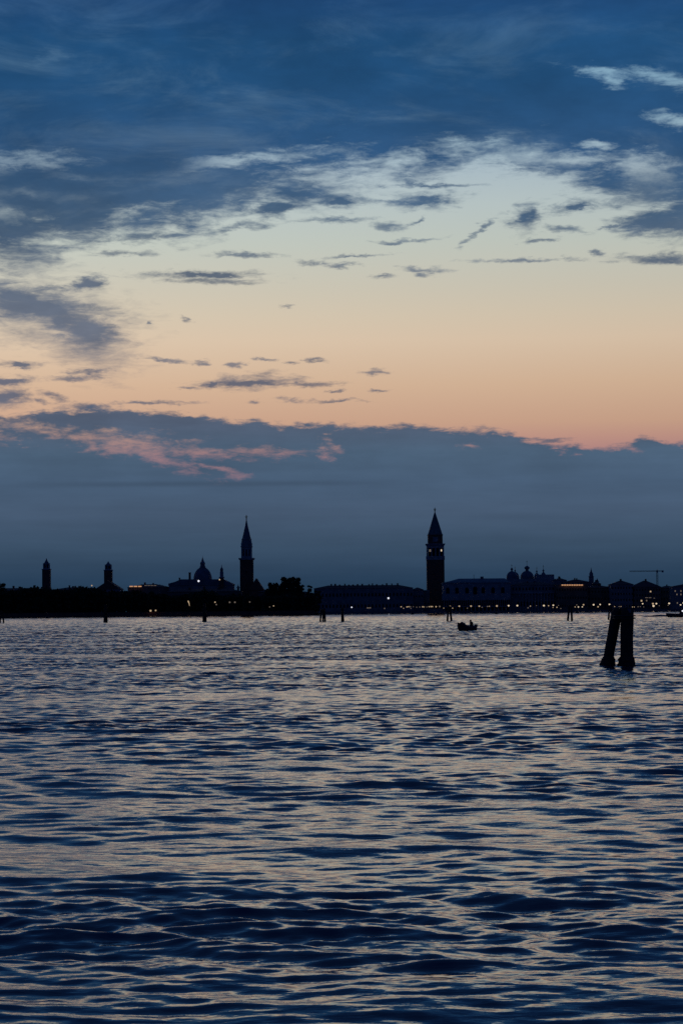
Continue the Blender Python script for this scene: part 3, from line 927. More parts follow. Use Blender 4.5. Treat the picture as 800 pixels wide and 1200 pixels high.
def basilica(D=2300):
    cx = WX(619.5, D); k = D / F_PX
    t = thing('domed_basilica', (cx, D, 1.3), 'basilica with cluster of onion-topped domes and thin spires, right of the pale palace', 'church')
    Z = lambda y: WZ(y, D, 620) - 1.3
    xl, xr = WX(593, D) - cx, WX(651, D) - cx
    obj('wall', bx(xl, xr, 0, 50, -1, Z(678.5)), M['stone'], t)
    obj('parapet', bx(WX(629, D) - cx, WX(649.5, D) - cx, 1, 16, Z(678.5) + .003, Z(673.4)), M['stone'], t)
    # x, half width, base, top, lantern r, lantern top, tip, y offset
    for px, hw, yb, yt, lr, yl, ytip, yo in ((619.5, 8.0, 678.4, 668.4, 3.1, 662.6, 656.0, 20), (601.0, 6.4, 678.4, 668.8, 1.6, 665.0, 660.5, 14),
                                             (606.6, 5.0, 678.4, 669.5, 1.0, 667.0, 663.0, 34), (632.2, 3.4, 678.3, 671.0, 1.0, 668, 663.5, 32),
                                             (639.0, 3.2, 678.3, 670.2, 1.2, 667, 661.5, 22)):
        x = WX(px, D) - cx; R0 = hw * k; zb = Z(yb) - .5; zt = Z(yt)
        pr = [(R0, zb), (R0, zb + (zt - zb) * .25)] + [(R0 * math.cos(math.pi / 2 * i / 9), zb + (zt - zb) * (.25 + .75 * math.sin(math.pi / 2 * i / 9))) for i in range(1, 9)] + [(lr * k * .6, zt)]
        d = obj('dome', lt(pr, 28, x, yo), M['lead'], t)
        L = lr * k; zl = Z(yl); hh = zl - zt
        obj('lantern', lt([(L * .6, zt - .3), (L * .6, zt + hh * .3), (L * 1.0, zt + hh * .45), (L * 1.05, zt + hh * .62), (L * .7, zt + hh * .85), (.3, zl), (.16, zl + 1.0)], 12, x, yo), M['lead'], d)
        zt2 = Z(ytip)
        bm = lt([(.16, zl + .8), (.12, zt2)], 6, x, yo)
        box(bm, x - .7, x + .7, yo - .08, yo + .08, zt2 - 1.6, zt2 - 1.3)
        obj('cross', bm, M['gold'], d)
    return t


basilica()


def prisons(D=2170):
    t, X0, X1, H, he = block('columned_building', 'pale building with row of tall columns in front of the domes', 'building', 598, 652, 682, D, 26, 'pale', 'hip', 3.0, 'tile', None, chim=2)
    cx = (X0 + X1) / 2
    c1 = None
    z0, z1 = WZ(710, D, 620) - 1.2, WZ(695.5, D, 620) - 1.2
    obj('entablature', bx(X0 - cx - .3, X1 - cx + .3, -1.6, -.003, z1 + .003, z1 + 1.4), M['stone'], t)
    for i in range(13):
        px = 608.5 + i * 3.6
        if c1 is None: c1 = obj('column', lt([(.75, -.4), (.75, .3), (.55, .5), (.48, z1 - .8), (.75, z1)], 10), M['stone'], t); o = c1
        else: o = c1.copy(); link(o, t)
        o.location = (WX(px, D) - cx, -.9, 0)
    windows(t, [WX(606.7 + i * 3.6, D) - cx for i in range(13)], [z1 * .25], 1.5, 4.5, 0, 'hole', True)
    windows(t, [WX(601 + i * 3.9, D) - cx for i in range(13)], [z1 + 3.0], 1.3, 2.6, 0, 'hole', False)


prisons()
hotel, *_ = block('hotel', 'dark hotel with a bright lit terrace strip near its roof', 'hotel', 651, 688, 682.3, 2160, 24, 'ochre', 'hip', 2.6, 'tile', (12, 3, True), chim=3)
strip_light(hotel, 657.5, 683, 685.6, 2160, .95, 'lampO', 'terrace_lamp', n=9)
block('rear_house', 'taller house behind the lit hotel terrace, right of the domes', 'building', 649, 664, 677.2, 2260, 20, 'pale', 'hip', 2.6, 'tile', (4, 3, False), chim=2)
block('rear_house', 'hip-roofed house behind the lit hotel, between the domes and the slim spire', 'building', 661, 691, 679.0, 2240, 20, 'plaster', 'hip', 2.8, 'tile', (7, 3, False), chim=2)
block('town_house', 'narrow dark house just right of the slim spire', 'building', 695, 704, 681.0, 2200, 20, 'plaster', 'hip', 3.0, 'tile', (3, 3, False), chim=1)
small_tower('roof_turret', 'small round-topped turret on roofs right of the slim spire', 699.8, 3.4, 682, 680, 677.3, 2215, cat='turret')
block('town_house', 'low dark house in the dip of the roofline right of the slim spire', 'building', 688, 718, 686.0, 2170, 20, 'ochre', 'hip', 2.4, 'tile', (8, 3, False), chim=2)
t_h, *_ = block('large_house', 'broad house with pale stone window bands above the near mooring posts', 'building', 716, 742, 680.2, 2150, 24, 'pale', 'hip', 4.0, 'tile', (8, 4, False), chim=1)
block('large_house', 'long high roofed block left of the crane mast, lit ground floor', 'building', 741, 774, 680.2, 2150, 26, 'plaster', 'hip', 6.2, 'tile', (10, 4, False), chim=1)
block('waterfront_house', 'lower even-roofed house right of the crane mast', 'building', 773, 793, 686.2, 2155, 22, 'ochre', 'hip', 2.4, 'tile', (6, 3, False), chim=1)
t_e, *_ = block('corner_house', 'tall house at the right edge with several lit upper windows', 'building', 788, 830, 684.3, 2110, 22, 'pale', 'hip', 2.6, 'tile', None, chim=3)


def lit(parent, px, py, D, w, h, m, label=None, name='lit_window'):
    p = W(px, py, D) - Vector(parent.location)
    o = obj(name, win_arch(w, h, .3, False), M[m], parent); o.location = (p.x, -.12, p.z - h / 2)
    if label: o['label'] = label


for px, py, mm in ((790.5, 692.6, 'lampC'), (797.2, 692.6, 'lampC'), (792.5, 696.6, 'lampC'), (797.2, 696.6, 'lampC'), (793, 706.6, 'lampC')):
    lit(t_e, px, py, 2110, .95, 1.3, mm)
lhs = [o for o in bpy.data.objects if o.name.startswith('large_house') and o.type == 'EMPTY']
lh = lhs[-1]
for px, py, w, h, mm in ((761.6, 693.2, 1.3, 1.3, 'lampA'), (757, 703.8, 1.1, 1.3, 'lampC'), (751, 704.0, 1.4, 1.5, 'lampA'), (757, 700.4, 2.4, .45, 'lampC'), (761, 700.4, 2.4, .45, 'lampC'), (766, 701, 1.2, .4, 'lampC')):
    lit(lh, px, py, 2150, w, h, mm)
lit(lib, 454.9, 701.0, 2190, 1.5, 1.6, 'lampW', 'bright white lit window', 'lit_window')
lit(lib, 431.0, 712.4, 2190, 2.2, .9, 'lampC'); lit(lib, 433.6, 712.3, 2190, 1.2, 1.0, 'lampC')


def crane(D=2700):
    cx = WX(770, D)
    t = thing('tower_crane', (cx, D, 1.2), 'tower crane with long jib pointing left above the roofs at the right', 'crane')
    Z = lambda y: WZ(y, D, 770) - 1.2
    k = D / F_PX; zt = Z(669.6)

    def lattice(p0, p1, s, nseg, ax):
        bm = bmesh.new(); p0 = Vector(p0); p1 = Vector(p1); d = p1 - p0
        offs = [(-s, -s), (s, -s), (s, s), (-s, s)]
        def P(f, o):
            q = p0 + d * f
            return (q.x + o[0], q.y + o[1], q.z) if ax == 'z' else (q.x, q.y + o[0], q.z + o[1])
        for o in offs: tube(bm, [P(0, o), P(1, o)], .14, 4)
        for i in range(nseg):
            for j in range(4):
                tube(bm, [P(i / nseg, offs[j]), P((i + 1) / nseg, offs[(j + 1) % 4])], .09, 4)
        return bm
    obj('mast', lattice((0, 0, 0), (0, 0, zt), .8, 24, 'z'), M['steel'], t)
    xl = WX(737.5, D) - cx; xr = WX(777.5, D) - cx
    obj('jib', lattice((xl, 0, zt + .4), (-.9, 0, zt + .4), .55, 20, 'x'), M['steel'], t)
    obj('counter_jib', lattice((.9, 0, zt + .4), (xr, 0, zt + .4), .5, 6, 'x'), M['steel'], t)
    obj('counterweight', bx(xr - 2.1, xr, -.9, .9, zt - 1.2, zt + 1.1), M['stone'], t)
    bm = bx(-.9, .9, -.9, .9, zt - 1.0, zt + 1.2); tube(bm, [(0, 0, zt + 1.2), (0, 0, zt + 2.4)], .3, 6)
    obj('slewing_unit', bm, M['steel'], t)
    obj('cab', bx(-1.1, .6, -2.4, -.95, zt - 1.6, zt + .2), M['hullw'], t)


crane()


# ------------------------------------------------------------------ trees
def crown_mesh(lobes, nleaf, size, seed):
    rs = np.random.default_rng(seed)
    vol = np.array([l[3] ** 2 for l in lobes]); vol = vol / vol.sum()
    V_, F_ = [], []
    for i in range(nleaf):
        l = lobes[rs.choice(len(lobes), p=vol)]
        d = rs.normal(size=3); d /= np.linalg.norm(d)
        r = l[3] * (rs.random() ** .35) * (1 + .16 * rs.normal())
        c = np.array([l[0] + d[0] * r, l[1] + d[1] * r, l[2] + d[2] * r * l[4]])
        a = rs.normal(size=3); a /= np.linalg.norm(a); b = np.cross(a, rs.normal(size=3)); b /= np.linalg.norm(b)
        s = size * rs.uniform(.5, 1.4); b0 = len(V_)
        V_ += [c + a * s, c + b * s * .7, c - a * s, c - b * s * .7]
        F_.append((b0, b0 + 1, b0 + 2, b0 + 3))
    me = bpy.data.meshes.new('crown'); me.from_pydata([tuple(v) for v in V_], [], F_); me.update(); me.materials.append(M['foliage'])
    return me


def tree(name, label, xc, wpx, ytop, D, lobes, seed, group=None, leaf=.55, n=1500, cat='tree'):
    """lobes in unit box: x -1..1 over half width, z 0..1 over height"""
    hw = wpx / 2 / F_PX * D; H = WZ(ytop, D, xc) - 1.2
    t = thing(name, (WX(xc, D), D, 1.2), label, cat, group)
    L = [(x * hw, y * hw, z * H, r * hw, fz) for x, y, z, r, fz in lobes]
    me = crown_mesh(L, n, leaf, seed); o = bpy.data.objects.new('crown', me); link(o, t)
    bm = bmesh.new()
    tube(bm, [(0, 0, -.5), (.1, 0, H * .25), (0, .1, H * .55)], [.05 * H * .5, .035 * H * .5, .02 * H * .5], 7)
    for l in L[:5]:
        tube(bm, [(.05, 0, H * .3), (l[0] * .5, l[1] * .5, H * .3 + (l[2] - H * .3) * .6), (l[0], l[1], l[2])], [.02 * H * .5, .012 * H * .5, .05], 5)
    obj('trunk', bm, M['bark'], t)
    return t


broad = [(-.55, 0, .62, .42, .9), (.0, 0, .72, .5, .9), (.55, 0, .6, .4, .9), (0, .3, .5, .6, .7), (-.3, -.2, .84, .28, .8), (.35, -.1, .82, .3, .8), (.1, 0, .45, .7, .5)]
cone = [(0, 0, .25, .75, 1.0), (0, 0, .45, .6, 1.2), (0, 0, .62, .42, 1.3), (0, 0, .78, .26, 1.5), (0, 0, .9, .13, 1.8)]
tree('broadleaf_tree', 'big rounded tree at the left edge of the island skyline', 1, 20, 677.6, 1590, broad, 1, n=1800)
tree('conifer_tree', 'small pointed tree just right of the big tree at the left edge', 15.5, 4.5, 684, 1590, cone, 2, n=500)
tree('conifer_tree', 'second small pointed tree, between the left edge tree and the leftmost tower', 24, 5, 685, 1590, cone, 3, n=500)
tree('broadleaf_tree', 'low broad tree hump just left of the leftmost tower', 41, 20, 685.5, 1590, broad, 4, n=1500)
tree('broadleaf_tree', 'low bushy tree between the two left towers and the lit roof edge', 146, 12, 688.5, 1590, broad, 5, n=900)
tree('broadleaf_tree', 'flat topped tree above the lit roof edge', 168, 15, 680.8, 1680, broad, 6, n=1200)
tree('broadleaf_tree', 'flat topped tree between the lit roof edge and the domed church', 186, 20, 680.5, 1685, broad, 7, n=1500)
tree('broadleaf_tree', 'left lower dome of foliage in the big tree clump right of the slender tower', 320, 20, 679.0, 1600, broad, 8, n=4200, leaf=.7)
tree('broadleaf_tree', 'tall left crown of the big tree clump right of the slender tower', 336, 21, 671.2, 1595, broad, 9, n=5000, leaf=.7)
tree('broadleaf_tree', 'tallest right crown of the big tree clump right of the slender tower', 346.5, 18, 670.8, 1605, broad, 10, n=4600, leaf=.7)
tree('broadleaf_tree', 'tiny crown sticking out at the right side of the big tree clump', 355, 5, 680.0, 1590, broad, 11, n=400)
tree('broadleaf_tree', 'small separate round tree right of the big tree clump', 363, 9.5, 681.4, 1595, broad, 12, n=900)
tree('broadleaf_tree', 'low dark tree at the right end of the island shore', 372, 13, 688.5, 1585, broad, 14, n=800)
tree('broadleaf_tree', 'rounded tree rising over roofs in dip before the broad house', 713.5, 8, 683.2, 2230, broad, 13, n=600)


def belt():
    """continuous low wood and hedges along the island shore"""
    rs = np.random.default_rng(5)
    lobes = []
    for px in np.arange(-40, 372, 2.6):
        D = 1565 + rs.uniform(0, 14)
        top = 690.5 + 2.0 * math.sin(px * .11) + rs.uniform(-1.2, 1.6)
        if px > 140: top = 696 + 2.5 * math.sin(px * .07) + rs.uniform(-2, 2)
        if px > 250: top = 699 + rs.uniform(-3, 3)
        H = WZ(top, D, px) - 1.2
        x = WX(px, D)
        for f in (.82, .55, .28): lobes.append((x + rs.uniform(-1, 1), D, 1.2 + H * f, H * .2, 1.0))
    me = crown_mesh(lobes, 42000, 1.0, 6)
    me.name = 'tree_belt'
    o = bpy.data.objects.new('tree_belt', me); COL.objects.link(o)
    tag(o, 'continuous black belt of low trees and bushes along the left island shore', 'woodland', kind='stuff')


belt()
# low retaining wall along the island
bm = bx(WX(-60, 1558), WX(368, 1558), 1556.0, 1557.2, -1.2, 2.6); box(bm, WX(-60, 1558), WX(368, 1558), 1555.8, 1557.4, 2.603, 2.85)
tag(obj('sea_wall', bm, M['brick']), 'long low brick sea wall at waterline of the left island', 'wall')

# ------------------------------------------------------------------ street lamps on the shores
def street_lamp(px, py, D, label, m='lampA', r=.62, group=None, base=1.2):
    p = W(px, py, D)
    t = thing('street_lamp', (p.x, D, base), label, 'street lamp', group)
    h = max(p.z - base, 1.6)
    bm = lt([(.22, -.3), (.22, .1), (.12, .35), (.07, 1.0 if h > 2 else .6), (.06, h - r * .9), (.16, h - r * .8)], 8)
    obj('post', bm, M['iron'], t)
    obj('globe', lt([(.05, h - r), (r * .62, h - r * .8), (r, h - r * .1), (r * .85, h + r * .45), (r * .4, h + r * .72)], 10), M[m], t)
    obj('cap', lt([(r * .75, h + r * .73), (r * .5, h + r * .95), (.05, h + r * 1.3)], 8), M['iron'], t)
    return t


def row(spec, D, where, group):
    for i, s in enumerate(spec):
        px, py = s[0], s[1]; m = s[2] if len(s) > 2 else 'lampA'; r = s[3] if len(s) > 3 else .58
        street_lamp(px, py, D, f'{ORD[i]} lamp from the left {where}', m, r, group)


row([(469.8, 711.0), (472.6, 712.8, 'lampA', .4), (476.5, 711.2), (478.5, 710.9), (480.6, 711.0, 'lampC'), (481.2, 712.9, 'lampC', .45), (484, 711, 'lampC', .4),
     (488, 711.5, 'lampC', .45), (491.5, 711.3, 'lampC', .5), (495, 711, 'lampA', .62), (496.6, 711.2, 'lampA', .45), (499.8, 711.2, 'lampC', .5),
     (502.4, 710.9, 'lampA', .5), (504.6, 710.8, 'lampA', .66), (506.4, 710.8, 'lampA', .55), (510.6, 710.9, 'lampA', .66), (514.8, 710.6, 'lampC', .8)],
    2085, 'in the dense row at the tallest tower', 'lamps in the dense row at the tallest tower')
row([(519.6, 712.6, 'lampA', .42), (525.2, 710.8, 'lampA', .66), (527, 710.3, 'lampA', .6), (530, 712.6, 'lampA', .5), (537.8, 710.3, 'lampA', .72), (547.2, 712.6, 'lampC', .5),
     (551.5, 710.2, 'lampA', .78), (561.2, 710.3, 'lampA', .7), (564.4, 711.6, 'lampC', .5), (570.8, 710.6, 'lampC', .6), (573, 710.4, 'lampA', .42), (581.8, 710.0, 'lampA', .85),
     (595.5, 709.7, 'lampB', .8), (605.7, 709.6, 'lampB', .82)],
    2085, 'along the quay before the pale arched palace', 'lamps along the quay at the arched palace')
row([(618.2, 712.2, 'lampC', .6), (621, 710.2, 'lampA', .5), (628, 709.6, 'lampC', .4), (636.8, 709.6, 'lampB', .85), (642.2, 709.8, 'lampA', .55), (647.8, 709.2, 'lampB', .74),
     (647.4, 711.9, 'lampA', .4), (652, 711.6, 'lampA', .55), (653.8, 709.4, 'lampC', .4), (656.6, 714.2, 'lampC', .5)],
    2085, 'on the quay before the tall columns', 'lamps on the quay at the columned building')
row([(673.4, 711.2, 'lampA', .5), (675.2, 708.8, 'lampC', .5), (677.2, 711.2, 'lampB', .62), (681.8, 711.1, 'lampB', .55), (683.2, 708.6, 'lampA', .72), (695, 708.6, 'lampB', .8),
     (700.2, 711.0, 'lampA', .66), (702.6, 708.3, 'lampB', .68), (713.5, 708.2, 'lampB', .76), (719.6, 710.8, 'lampA', .42), (724.8, 710.7, 'lampC', .5), (727, 710.7, 'lampA', .4)],
    2080, 'on the quay behind the leaning mooring posts', 'lamps on the quay behind the mooring posts')
row([(740.5, 711.2, 'lampA', .45), (742.6, 711.3, 'lampA', .4), (747, 711, 'lampC', .5), (749.6, 710.8, 'lampC', .4), (752.4, 707.4, 'lampB', .66), (753.6, 711.2, 'lampC', .4), (764.4, 707.4, 'lampA', .9),
     (765.1, 710.0, 'lampB', 1.0), (768.4, 707.3, 'lampB', .78), (771.8, 709.8, 'lampC', .45), (783.4, 707.0, 'lampB', .82), (782.2, 709.2, 'lampC', .5), (796.8, 708.7, 'lampB', .7), (799.8, 706.5, 'lampB', .6)],
    2080, 'along the quay at the right end under the crane', 'lamps along the right end of the quay')
street_lamp(411.9, 711.6, 2085, 'single white lamp alone at the foot of the long even-roofed palace', 'lampW', .66)
street_lamp(450.4, 712.9, 2085, 'dim lonely lamp below the bright window of the long palace', 'lampC', .6)
for i, (px, py, m, r, lab) in enumerate([
        (108, 686.2, 'lampA', .5, 'lamp high on the roofline left of the stubby square tower'),
        (233, 680.9, 'lampW', .72, 'bright white lamp at the foot of the large dome'),
        (257.6, 679.3, 'lampA', .5, 'warm lamp at the foot of the onion-topped turret')]):
    t = thing('roof_lamp', (WX(px, 1612), 1612, WZ(py, 1612, px)), lab, 'lamp')
    obj('globe', lt([(.05, -r), (r * .8, -r * .6), (r, 0), (r * .8, r * .6), (.05, r)], 10), M[m], t)
    obj('mast', lt([(.1, -14), (.07, -r * 1.02)], 6), M['iron'], t)
row([(176.6, 715.6, 'lampA', .72), (182.6, 715.3, 'lampA', .55)], 1554, 'of the bright pair low on the dark shore', 'pair of lamps on the dark shore')
row([(252.1, 705.6, 'lampA', .5), (253.6, 708.4, 'lampC', .5), (269.2, 705.7, 'lampC', .6), (275.3, 705.7, 'lampC', .6), (292.6, 705.4, 'lampC', .5)], 1554,
    'in the sparse row below the domed church', 'sparse lamps below the domed church')
row([(316, 711.2, 'lampC', .4), (320.6, 710, 'lampA', .42)], 1554, 'of the faint pair below the big trees', 'faint lamps below the big trees')
t = thing('glow_streak_pole', (WX(221.6, 1553), 1553, 1.2), 'tall thin pole topped by a glowing white streak, below the chimney of the domed church', 'pole')
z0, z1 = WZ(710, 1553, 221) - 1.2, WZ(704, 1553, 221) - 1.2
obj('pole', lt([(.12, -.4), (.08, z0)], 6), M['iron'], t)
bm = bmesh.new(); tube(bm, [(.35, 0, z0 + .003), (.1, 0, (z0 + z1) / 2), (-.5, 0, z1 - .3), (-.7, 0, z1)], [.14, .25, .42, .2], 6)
obj('glow_streak', bm, M['lampA'], t)  # white streak of light, shaped as a self-glowing tube


# ------------------------------------------------------------------ mooring posts
def post_bm(b, tp, r0, r1, seed, bulge=0.0, n=18, m=26, depth=1.6):
    """a weathered timber post from b (at the water) to tp, b continues below the water"""
    b = Vector(b); tp = Vector(tp); d = tp - b
    lo = b - d.normalized() * depth
    bm = bmesh.new(); rings = []
    for i in range(m + 1):
        f = i / m; p = lo + (tp - lo) * f
        r = r0 + (r1 - r0) * f
        if i == m: r *= .86
        ring = []
        for k in range(n):
            a = 2 * math.pi * k / n
            nz = mnoise.noise(Vector((math.cos(a) * 1.6 + seed, math.sin(a) * 1.6, p.z * 1.3))) * .09 + mnoise.noise(Vector((math.cos(a) * 5 + seed, math.sin(a) * 5, p.z * .8))) * .06
            q = r * (1 + nz)
            ring.append(bm.verts.new((p.x + q * math.cos(a), p.y + q * math.sin(a), p.z)))
        rings.append(ring)
    for a, c in zip(rings, rings[1:]):
        for k in range(n): bm.faces.new((a[k], a[(k + 1) % n], c[(k + 1) % n], c[k]))
    bm.faces.new(rings[0][::-1]); 
    top = bm.verts.new(tp + Vector((0, 0, r1 * .12)))
    for k in range(n): bm.faces.new((rings[-1][k], rings[-1][(k + 1) % n], top))
    return bm


def crust_bm(b, tp, r, seed, zlo=-.5, zhi=.42, amt=1.0):
    b = Vector(b); tp = Vector(tp); d = (tp - b) / (tp.z - b.z)
    bm = bmesh.new(); rings = []; n = 30; m = 22
    for i in range(m + 1):
        f = i / m; z = zlo + (zhi - zlo) * f; p = b + d * (z - b.z)
        prof = 1.03 + .40 * amt * max(0, 1 - abs(z - .03) / (zhi + .04)) ** .9
        if i == m: prof = .97
        ring = []
        for k in range(n):
            a = 2 * math.pi * k / n
            nz = mnoise.noise(Vector((math.cos(a) * 3.0 + seed, math.sin(a) * 3.0, z * 9))) * .14 + mnoise.noise(Vector((math.cos(a) * 9 + seed, math.sin(a) * 9, z * 26))) * .09
            q = r * (prof + nz * (1 if i < m else 0))
            ring.append(bm.verts.new((p.x + q * math.cos(a), p.y + q * math.sin(a), z)))
        rings.append(ring)
    for a, c in zip(rings, rings[1:]):
        for k in range(n): bm.faces.new((a[k], a[(k + 1) % n], c[(k + 1) % n], c[k]))
    bm.faces.new(rings[0][::-1]); bm.faces.new(rings[-1])
    return bm


def main_bricola():
    D = CAM_H * F_PX / (780.5 - 712.9)
    k = D / F_PX
    cx = W(722, 780, D).x
    t = thing('mooring_posts', (cx, D, 0), 'large near group of two leaning timber mooring posts with crusted feet', 'mooring post')
    L = lambda x, y: W(x, y, D) - Vector((cx, D, 0))
    bl, tl = L(711.8, 779.5), L(723.4, 712.6)
    br, tr_ = L(733.2, 779.5), L(733.8, 712.2)
    bl.y += .35; tl.y += .12; bl.z = 0; br.z = 0; tr_.y -= .18; br.y -= .1
    # left one leans against the right one
    obj('post', post_bm(bl, tl, 5.6 * k, 6.6 * k, 1.3), M['wood'], t, smooth=True)
    obj('post', post_bm(br, tr_, 7.9 * k, 7.5 * k, 7.7), M['wood'], t, smooth=True)
    tb = tr_
    obj('mussel_crust', crust_bm(bl, tl, 5.7 * k, 2.0, zhi=.42, amt=1.75), M['crust'], t)
    obj('mussel_crust', crust_bm(br, tr_, 8.0 * k, 5.0, zhi=.40, amt=.75), M['crust'], t)
    # iron strap holding the heads together
    c = (tl + tr_ + tb) / 3
    bm = bmesh.new(); rx, ry = 12.9 * k, .50
    pts = [(c.x + rx * math.cos(a), c.y + ry * math.sin(a), c.z - .33) for a in [2 * math.pi * i / 24 for i in range(25)]]
    tube(bm, pts, .026, 6); tube(bm, [(p[0], p[1], p[2] - .1) for p in pts], .026, 6)
    obj('iron_strap', bm, M['iron'], t)
    bm = bmesh.new(); p = L(735.0, 718)
    pts = [(p.x + 7.4 * k * math.cos(a) * .55, tr_.y - 7.25 * k * math.sin(a), p.z) for a in (.9, 1.2, 1.57, 1.95, 2.25)]
    a = [bm.verts.new(q) for q in pts]; b = [bm.verts.new((q[0], q[1], q[2] + .17)) for q in pts]
    a2 = [bm.verts.new((q[0], q[1] - .008, q[2])) for q in pts]; b2 = [bm.verts.new((q[0], q[1] - .008, q[2] + .17)) for q in pts]
    for i in range(4):
        bm.faces.new((a2[i], a2[i + 1], b2[i + 1], b2[i])); bm.faces.new((a[i], b[i], b[i + 1], a[i + 1]))
        bm.faces.new((b2[i], b2[i + 1], b[i + 1], b[i])); bm.faces.new((a[i], a[i + 1], a2[i + 1], a2[i]))
    obj('highlight_plate', bm, M['lead'], t)  # thin paler plate carries the bluish highlight on the right post head


main_bricola()


def bricola(label, base_y, legs, ytop, wpx, group='distant mooring post groups'):
    """legs: list of (x at base, x at top) photo columns"""
    xc = sum(a for a, b in legs) / len(legs)
    yh = 712.9 + (722 - xc) * .0087
    D = CAM_H * F_PX / (base_y - yh); k = D / F_PX
    t = thing('mooring_posts', (WX(xc, D), D, 0), label, 'mooring post', group)
    for i, (a, b) in enumerate(legs):
        p = W(a, base_y, D) - Vector(t.location); q = W(b, ytop + (i % 2) * .7, D) - Vector(t.location)
        p.z = 0; p.y += (.5 if i % 2 else -.3); q.y += (.14 if i % 2 else -.14)
        obj('post', post_bm(p, q, wpx / 2 * k, wpx / 2 * k * .92, 3.3 * i + xc, n=12, m=14), M['wood'], t, smooth=True)
    if len(legs) > 1:
        q = sum((W(b, ytop, D).x for a, b in legs)) / len(legs) - t.location.x
        zz = WZ(ytop, D, xc) - .35; hw = (max(b for a, b in legs) - min(b for a, b in legs)) / 2 * k + wpx / 2 * k + .04
        bm = bmesh.new(); tube(bm, [(q + hw * math.cos(u), .42 * math.sin(u), zz) for u in [2 * math.pi * i / 16 for i in range(17)]], .03, 5)
        obj('iron_strap', bm, M['iron'], t)
    return t


bricola('pair of distant mooring posts at the left edge of the water', 729.8, [(.6, 1.6), (4.4, 3.2)], 716, 2.0)
bricola('distant dark mooring post bundle below the stubby square tower', 729.3, [(122.8, 123.6), (125.0, 124.6)], 708.5, 2.6)
bricola('distant tapering mooring post bundle below the large dome', 728.7, [(238.4, 239.4), (241.2, 240.1), (239.8, 239.8)], 707.0, 2.3)
bricola('distant group of three mooring posts, leftmost of the two near the long palace', 728.6, [(375.2, 376.6), (378.5, 378.6), (381.0, 380.0)], 713, 2.3)
bricola('single thick distant mooring post right of the three-post group', 728.5, [(400.9, 401.2), (402.0, 400.6)], 712, 3.0)
bricola('distant two-legged mooring post group below the tallest tower, left of the small boat', 727.8, [(523.8, 525.0), (528.8, 526.6)], 709.5, 2.5)
bricola('distant two-legged mooring post group below the lit hotel terrace', 727.5, [(664.6, 666.4), (669.9, 669.0)], 709.0, 2.6)
bricola('distant two-legged mooring post group directly left of the large near posts', 726.3, [(712.2, 713.8), (716.8, 715.8)], 709.0, 2.2)


def buoy(px, py, D, label, s=1.0):
    t = thing('buoy', (WX(px, D), D, 0), label, 'buoy', 'small dark buoys off the shores')
    obj('float', lt([(.5 * s, -.4), (1.0 * s, -.15), (1.05 * s, .5 * s), (.6 * s, 1.0 * s), (.3 * s, 1.3 * s)], 14), M['buoy'], t)
    obj('mast', lt([(.18 * s, 1.303 * s), (.14 * s, 2.3 * s), (.4 * s, 2.35 * s), (.1 * s, 2.9 * s)], 8), M['iron'], t)


buoy(56.2, 722, 1150, 'small dark buoy below the leftmost tower', .9)
buoy(99, 722, 1200, 'small dark buoy left of the bundle below the stubby tower', .8)
buoy(483, 718, 1300, 'small dark buoy left below the tallest tower', .9)
buoy(581, 717, 1250, 'small dark buoy between the small boat and the lit hotel', 1.0)
buoy(675.6, 716, 1300, 'small dark buoy right of the posts below the lit terrace', 1.1)
buoy(768.3, 714, 1400, 'small dark buoy left of the motorboat at the right edge', .8)


# ------------------------------------------------------------------ skin-modifier figure helper
def skin_mesh(name, verts, edges, radii, m, parent, root=0, levels=2):
    me = bpy.data.meshes.new(name); me.from_pydata(verts, edges, []); me.update()
    o = bpy.data.objects.new(name, me); COL.objects.link(o)
    o.modifiers.new('s', 'SKIN')
    if not me.skin_vertices:
        bm = bmesh.new(); bm.from_mesh(me); bm.verts.layers.skin.verify(); bm.to_mesh(me); bm.free()
    for i, r in enumerate(radii):
        me.skin_vertices[0].data[i].radius = (r, r) if not isinstance(r, tuple) else r
        me.skin_vertices[0].data[i].use_root = (i == root)
    sm_ = o.modifiers.new('u', 'SUBSURF'); sm_.levels = levels; sm_.render_levels = levels
    dg = bpy.context.evaluated_depsgraph_get(); dg.update()
    nm = bpy.data.meshes.new_from_object(o.evaluated_get(dg))
    bpy.data.objects.remove(o)
    nm.name = name; nm.materials.clear(); nm.materials.append(m)
    for p in nm.polygons: p.use_smooth = True
    r_ = bpy.data.objects.new(name, nm)
    return link(r_, parent)


